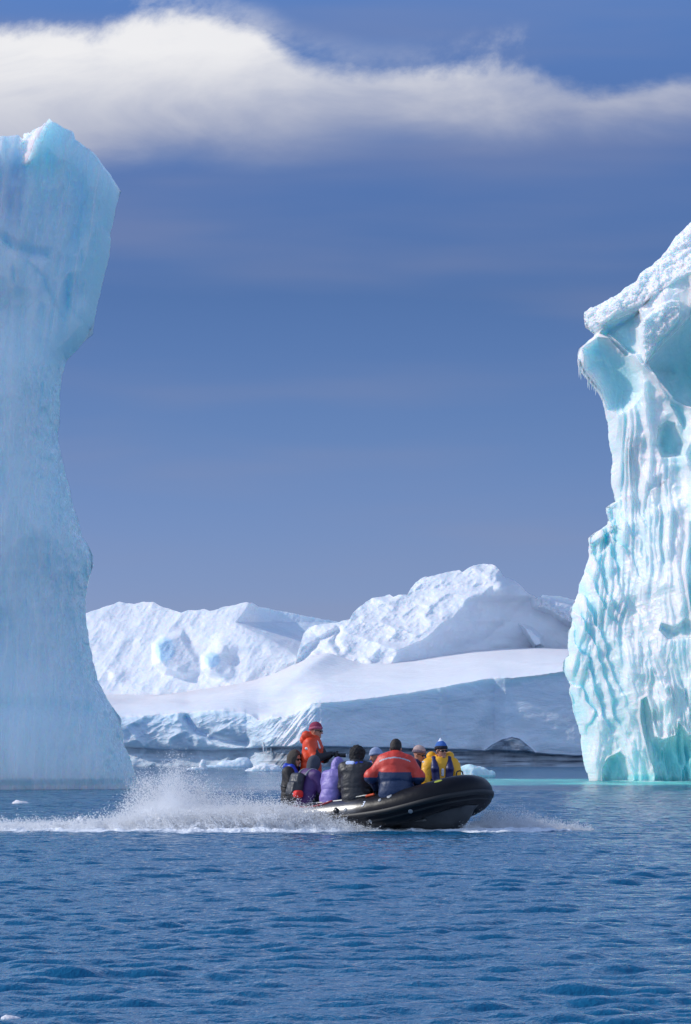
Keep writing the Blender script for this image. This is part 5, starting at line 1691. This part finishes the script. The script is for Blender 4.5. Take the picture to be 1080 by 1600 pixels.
# single drops flung wide
rg = np.random.default_rng(9)
m = 5200
px = np.clip(rg.normal(300, 80, m), 120, 520); u = rg.uniform(0, 1, m) ** 1.4
py = np.array([base_l(x) for x in px]) - u * interp(px, high) * 1.12
YY = 61.2 + rg.normal(0, 0.5, m)
A3 = np.stack([(px - CX) * YY / F, YY, H - (py - YH) * YY / F], -1); S3 = 0.002 + 0.006 * rg.uniform(0, 1, m) ** 3
droplets('spray', np.concatenate([A1, A2, A3]), np.concatenate([S1, S2, S3]), M_SPRAY, 'white plume and sheet of spray thrown up beside and behind the boat')
base_r = lambda x: float(interp(np.array([x]), [(700, 1300), (760, 1299), (850, 1299), (930, 1297)])[0])
A4, S4 = spray_set(70000, [(720, 6), (745, 16), (765, 34), (800, 32), (840, 22), (880, 12), (925, 4)], 725, 925, base_r, [(700, 59.2), (770, 60.2), (930, 60.6)], 0.25, 0.002, 0.007, 4, clump=60, pw=1.7, dens=[(725, 0.7), (765, 1), (830, 0.8), (880, 0.4), (925, 0.1)])
droplets('spray', A4, S4, M_SPRAY, 'low fan of white spray thrown ahead of the bow')

# the ridge of broken white water under the spray
M_FOAM, _t, _b = mat('broken_foam')
_co = _t.new('ShaderNodeTexCoord').outputs['Object']
_b.inputs['Base Color'].default_value = (0.90, 0.92, 0.95, 1); _b.inputs['Roughness'].default_value = 0.6
_t.put(_b.inputs['Normal'], bump(_t, noise(_t, 14, 6, 0.7, _co), 1.0, 0.06))


def foam_ridge(name, x0, x1, hpts, basef, Yf, label, wy=0.55):
    nx = 900
    px = np.linspace(x0, x1, nx)
    w = np.linspace(-1, 1, 60)
    PXX, Wg = np.meshgrid(px, w)
    Yc = interp(PXX, Yf)
    hh = interp(PXX, hpts) / 99.0
    X_ = (PXX - CX) * Yc / F
    Yw = Yc + Wg * wy * (0.4 + hh * 2.0)
    prof = np.maximum(1 - Wg ** 2, 0) ** 0.8
    tn = fbm(X_ * 4.5, Yw * 3.2, oct=5, gain=0.66, seed=71)
    tn2 = fbm(X_ * 1.1, X_ * 0 + 2.0, oct=2, seed=73)
    Zw = -0.03 + hh * prof * (0.75 + 0.75 * tn + 0.25 * tn2)
    Yw = Yw + 0.05 * fbm(X_ * 5, Zw * 12, oct=3, seed=72)
    V = np.stack([X_, Yw, Zw], -1).reshape(-1, 3)
    o = link(name, np_mesh(name, V, grid_quads(60, nx)), M_FOAM)
    return tag(o, label, 'foam', None, 'stuff')


foam_ridge('wake_foam', -160, 588, [(-160, 15), (0, 17), (60, 16), (120, 20), (200, 22), (260, 28), (340, 30), (420, 36), (480, 32), (540, 18), (575, 7), (588, 1)], base_l, YL, 'ridge of churned white water trailing from the boat to the left')
foam_ridge('bow_foam', 735, 895, [(735, 1), (755, 5), (800, 6), (850, 4), (880, 1), (895, 0.3)], base_r, [(735, 59.8), (800, 60.2), (930, 60.4)], 'thin line of white water running out from the bow to the right', 0.4)


# ---- fine mist hanging in the spray
def mist():
    x0, x1, y0, y1, z1 = -6.8, 0.7, 59.2, 62.6, 1.45
    bm_v = [(x, y, z) for z in (-0.02, z1) for y in (y0, y1) for x in (x0, x1)]
    q = [(0, 2, 3, 1), (4, 5, 7, 6), (0, 1, 5, 4), (2, 6, 7, 3), (0, 4, 6, 2), (1, 3, 7, 5)]
    m = bpy.data.materials.new('spray_mist'); m.use_nodes = True
    t = NT(m.node_tree); t.n.clear()
    co = t.new('ShaderNodeTexCoord').outputs['Object']
    sp = t.new('ShaderNodeSeparateXYZ', ins={0: co})
    u = t.math('DIVIDE', t.math('SUBTRACT', sp.outputs[0], x0), x1 - x0, clamp=True)

    def U(px): return ((px - CX) * 60.8 / F - x0) / (x1 - x0)
    hc = t.curve(u, [(0.0, 0.10), (U(60), 0.11), (U(150), 0.17), (U(190), 0.28), (U(215), 0.46), (U(245), 0.66), (U(275), 0.95), (U(300), 0.70), (U(345), 0.52), (U(400), 0.44), (U(450), 0.40), (U(500), 0.38), (U(550), 0.20), (U(585), 0.05), (1.0, 0.0)])
    hc = t.math('MULTIPLY', hc, 1.15)
    yc = t.curve(u, [(0.0, 0.30), (U(200), 0.36), (U(300), 0.52), (U(420), 0.42), (U(560), 0.30), (1.0, 0.28)])
    yc = t.math('ADD', t.math('MULTIPLY', yc, y1 - y0), y0)
    mp = t.new('ShaderNodeMapping', ins={0: co, 2: (0, math.radians(-22), 0), 3: (1.5, 1.0, 0.8)})
    n = noise(t, 2.6, 6, 0.68, mp.outputs[0], 0.4)
    hz = t.math('DIVIDE', sp.outputs[2], t.math('MAXIMUM', hc, 0.02))
    base = t.math('SUBTRACT', 1.0, hz, clamp=True)
    base = t.math('POWER', base, 1.5)
    dy = t.math('DIVIDE', t.math('SUBTRACT', sp.outputs[1], yc), 0.42)
    gy = t.math('POWER', 2.718, t.math('MULTIPLY', t.math('MULTIPLY', dy, dy), -1.0))
    nn = t.smooth(t.math('ADD', n, t.math('MULTIPLY', base, 0.22)), 0.44, 0.72)
    den = t.math('MULTIPLY', t.math('MULTIPLY', t.math('MULTIPLY', base, gy), nn), 11.0)
    v = t.new('ShaderNodeVolumePrincipled')
    v.inputs['Color'].default_value = (0.99, 0.995, 1.0, 1)
    v.inputs['Anisotropy'].default_value = 0.2
    t.put(v.inputs['Density'], den)
    o = t.new('ShaderNodeOutputMaterial')
    t.l.new(v.outputs[0], o.inputs[1])
    ob = link('mist', np_mesh('mist', np.array(bm_v), np.array(q), smooth=False), m)
    tag(ob, 'fine white mist hanging in the spray behind the boat', 'mist', None, 'stuff')


mist()
SC.cycles.volume_bounces = 24
SC.cycles.volume_step_rate = 1.0
SC.cycles.volume_max_steps = 128
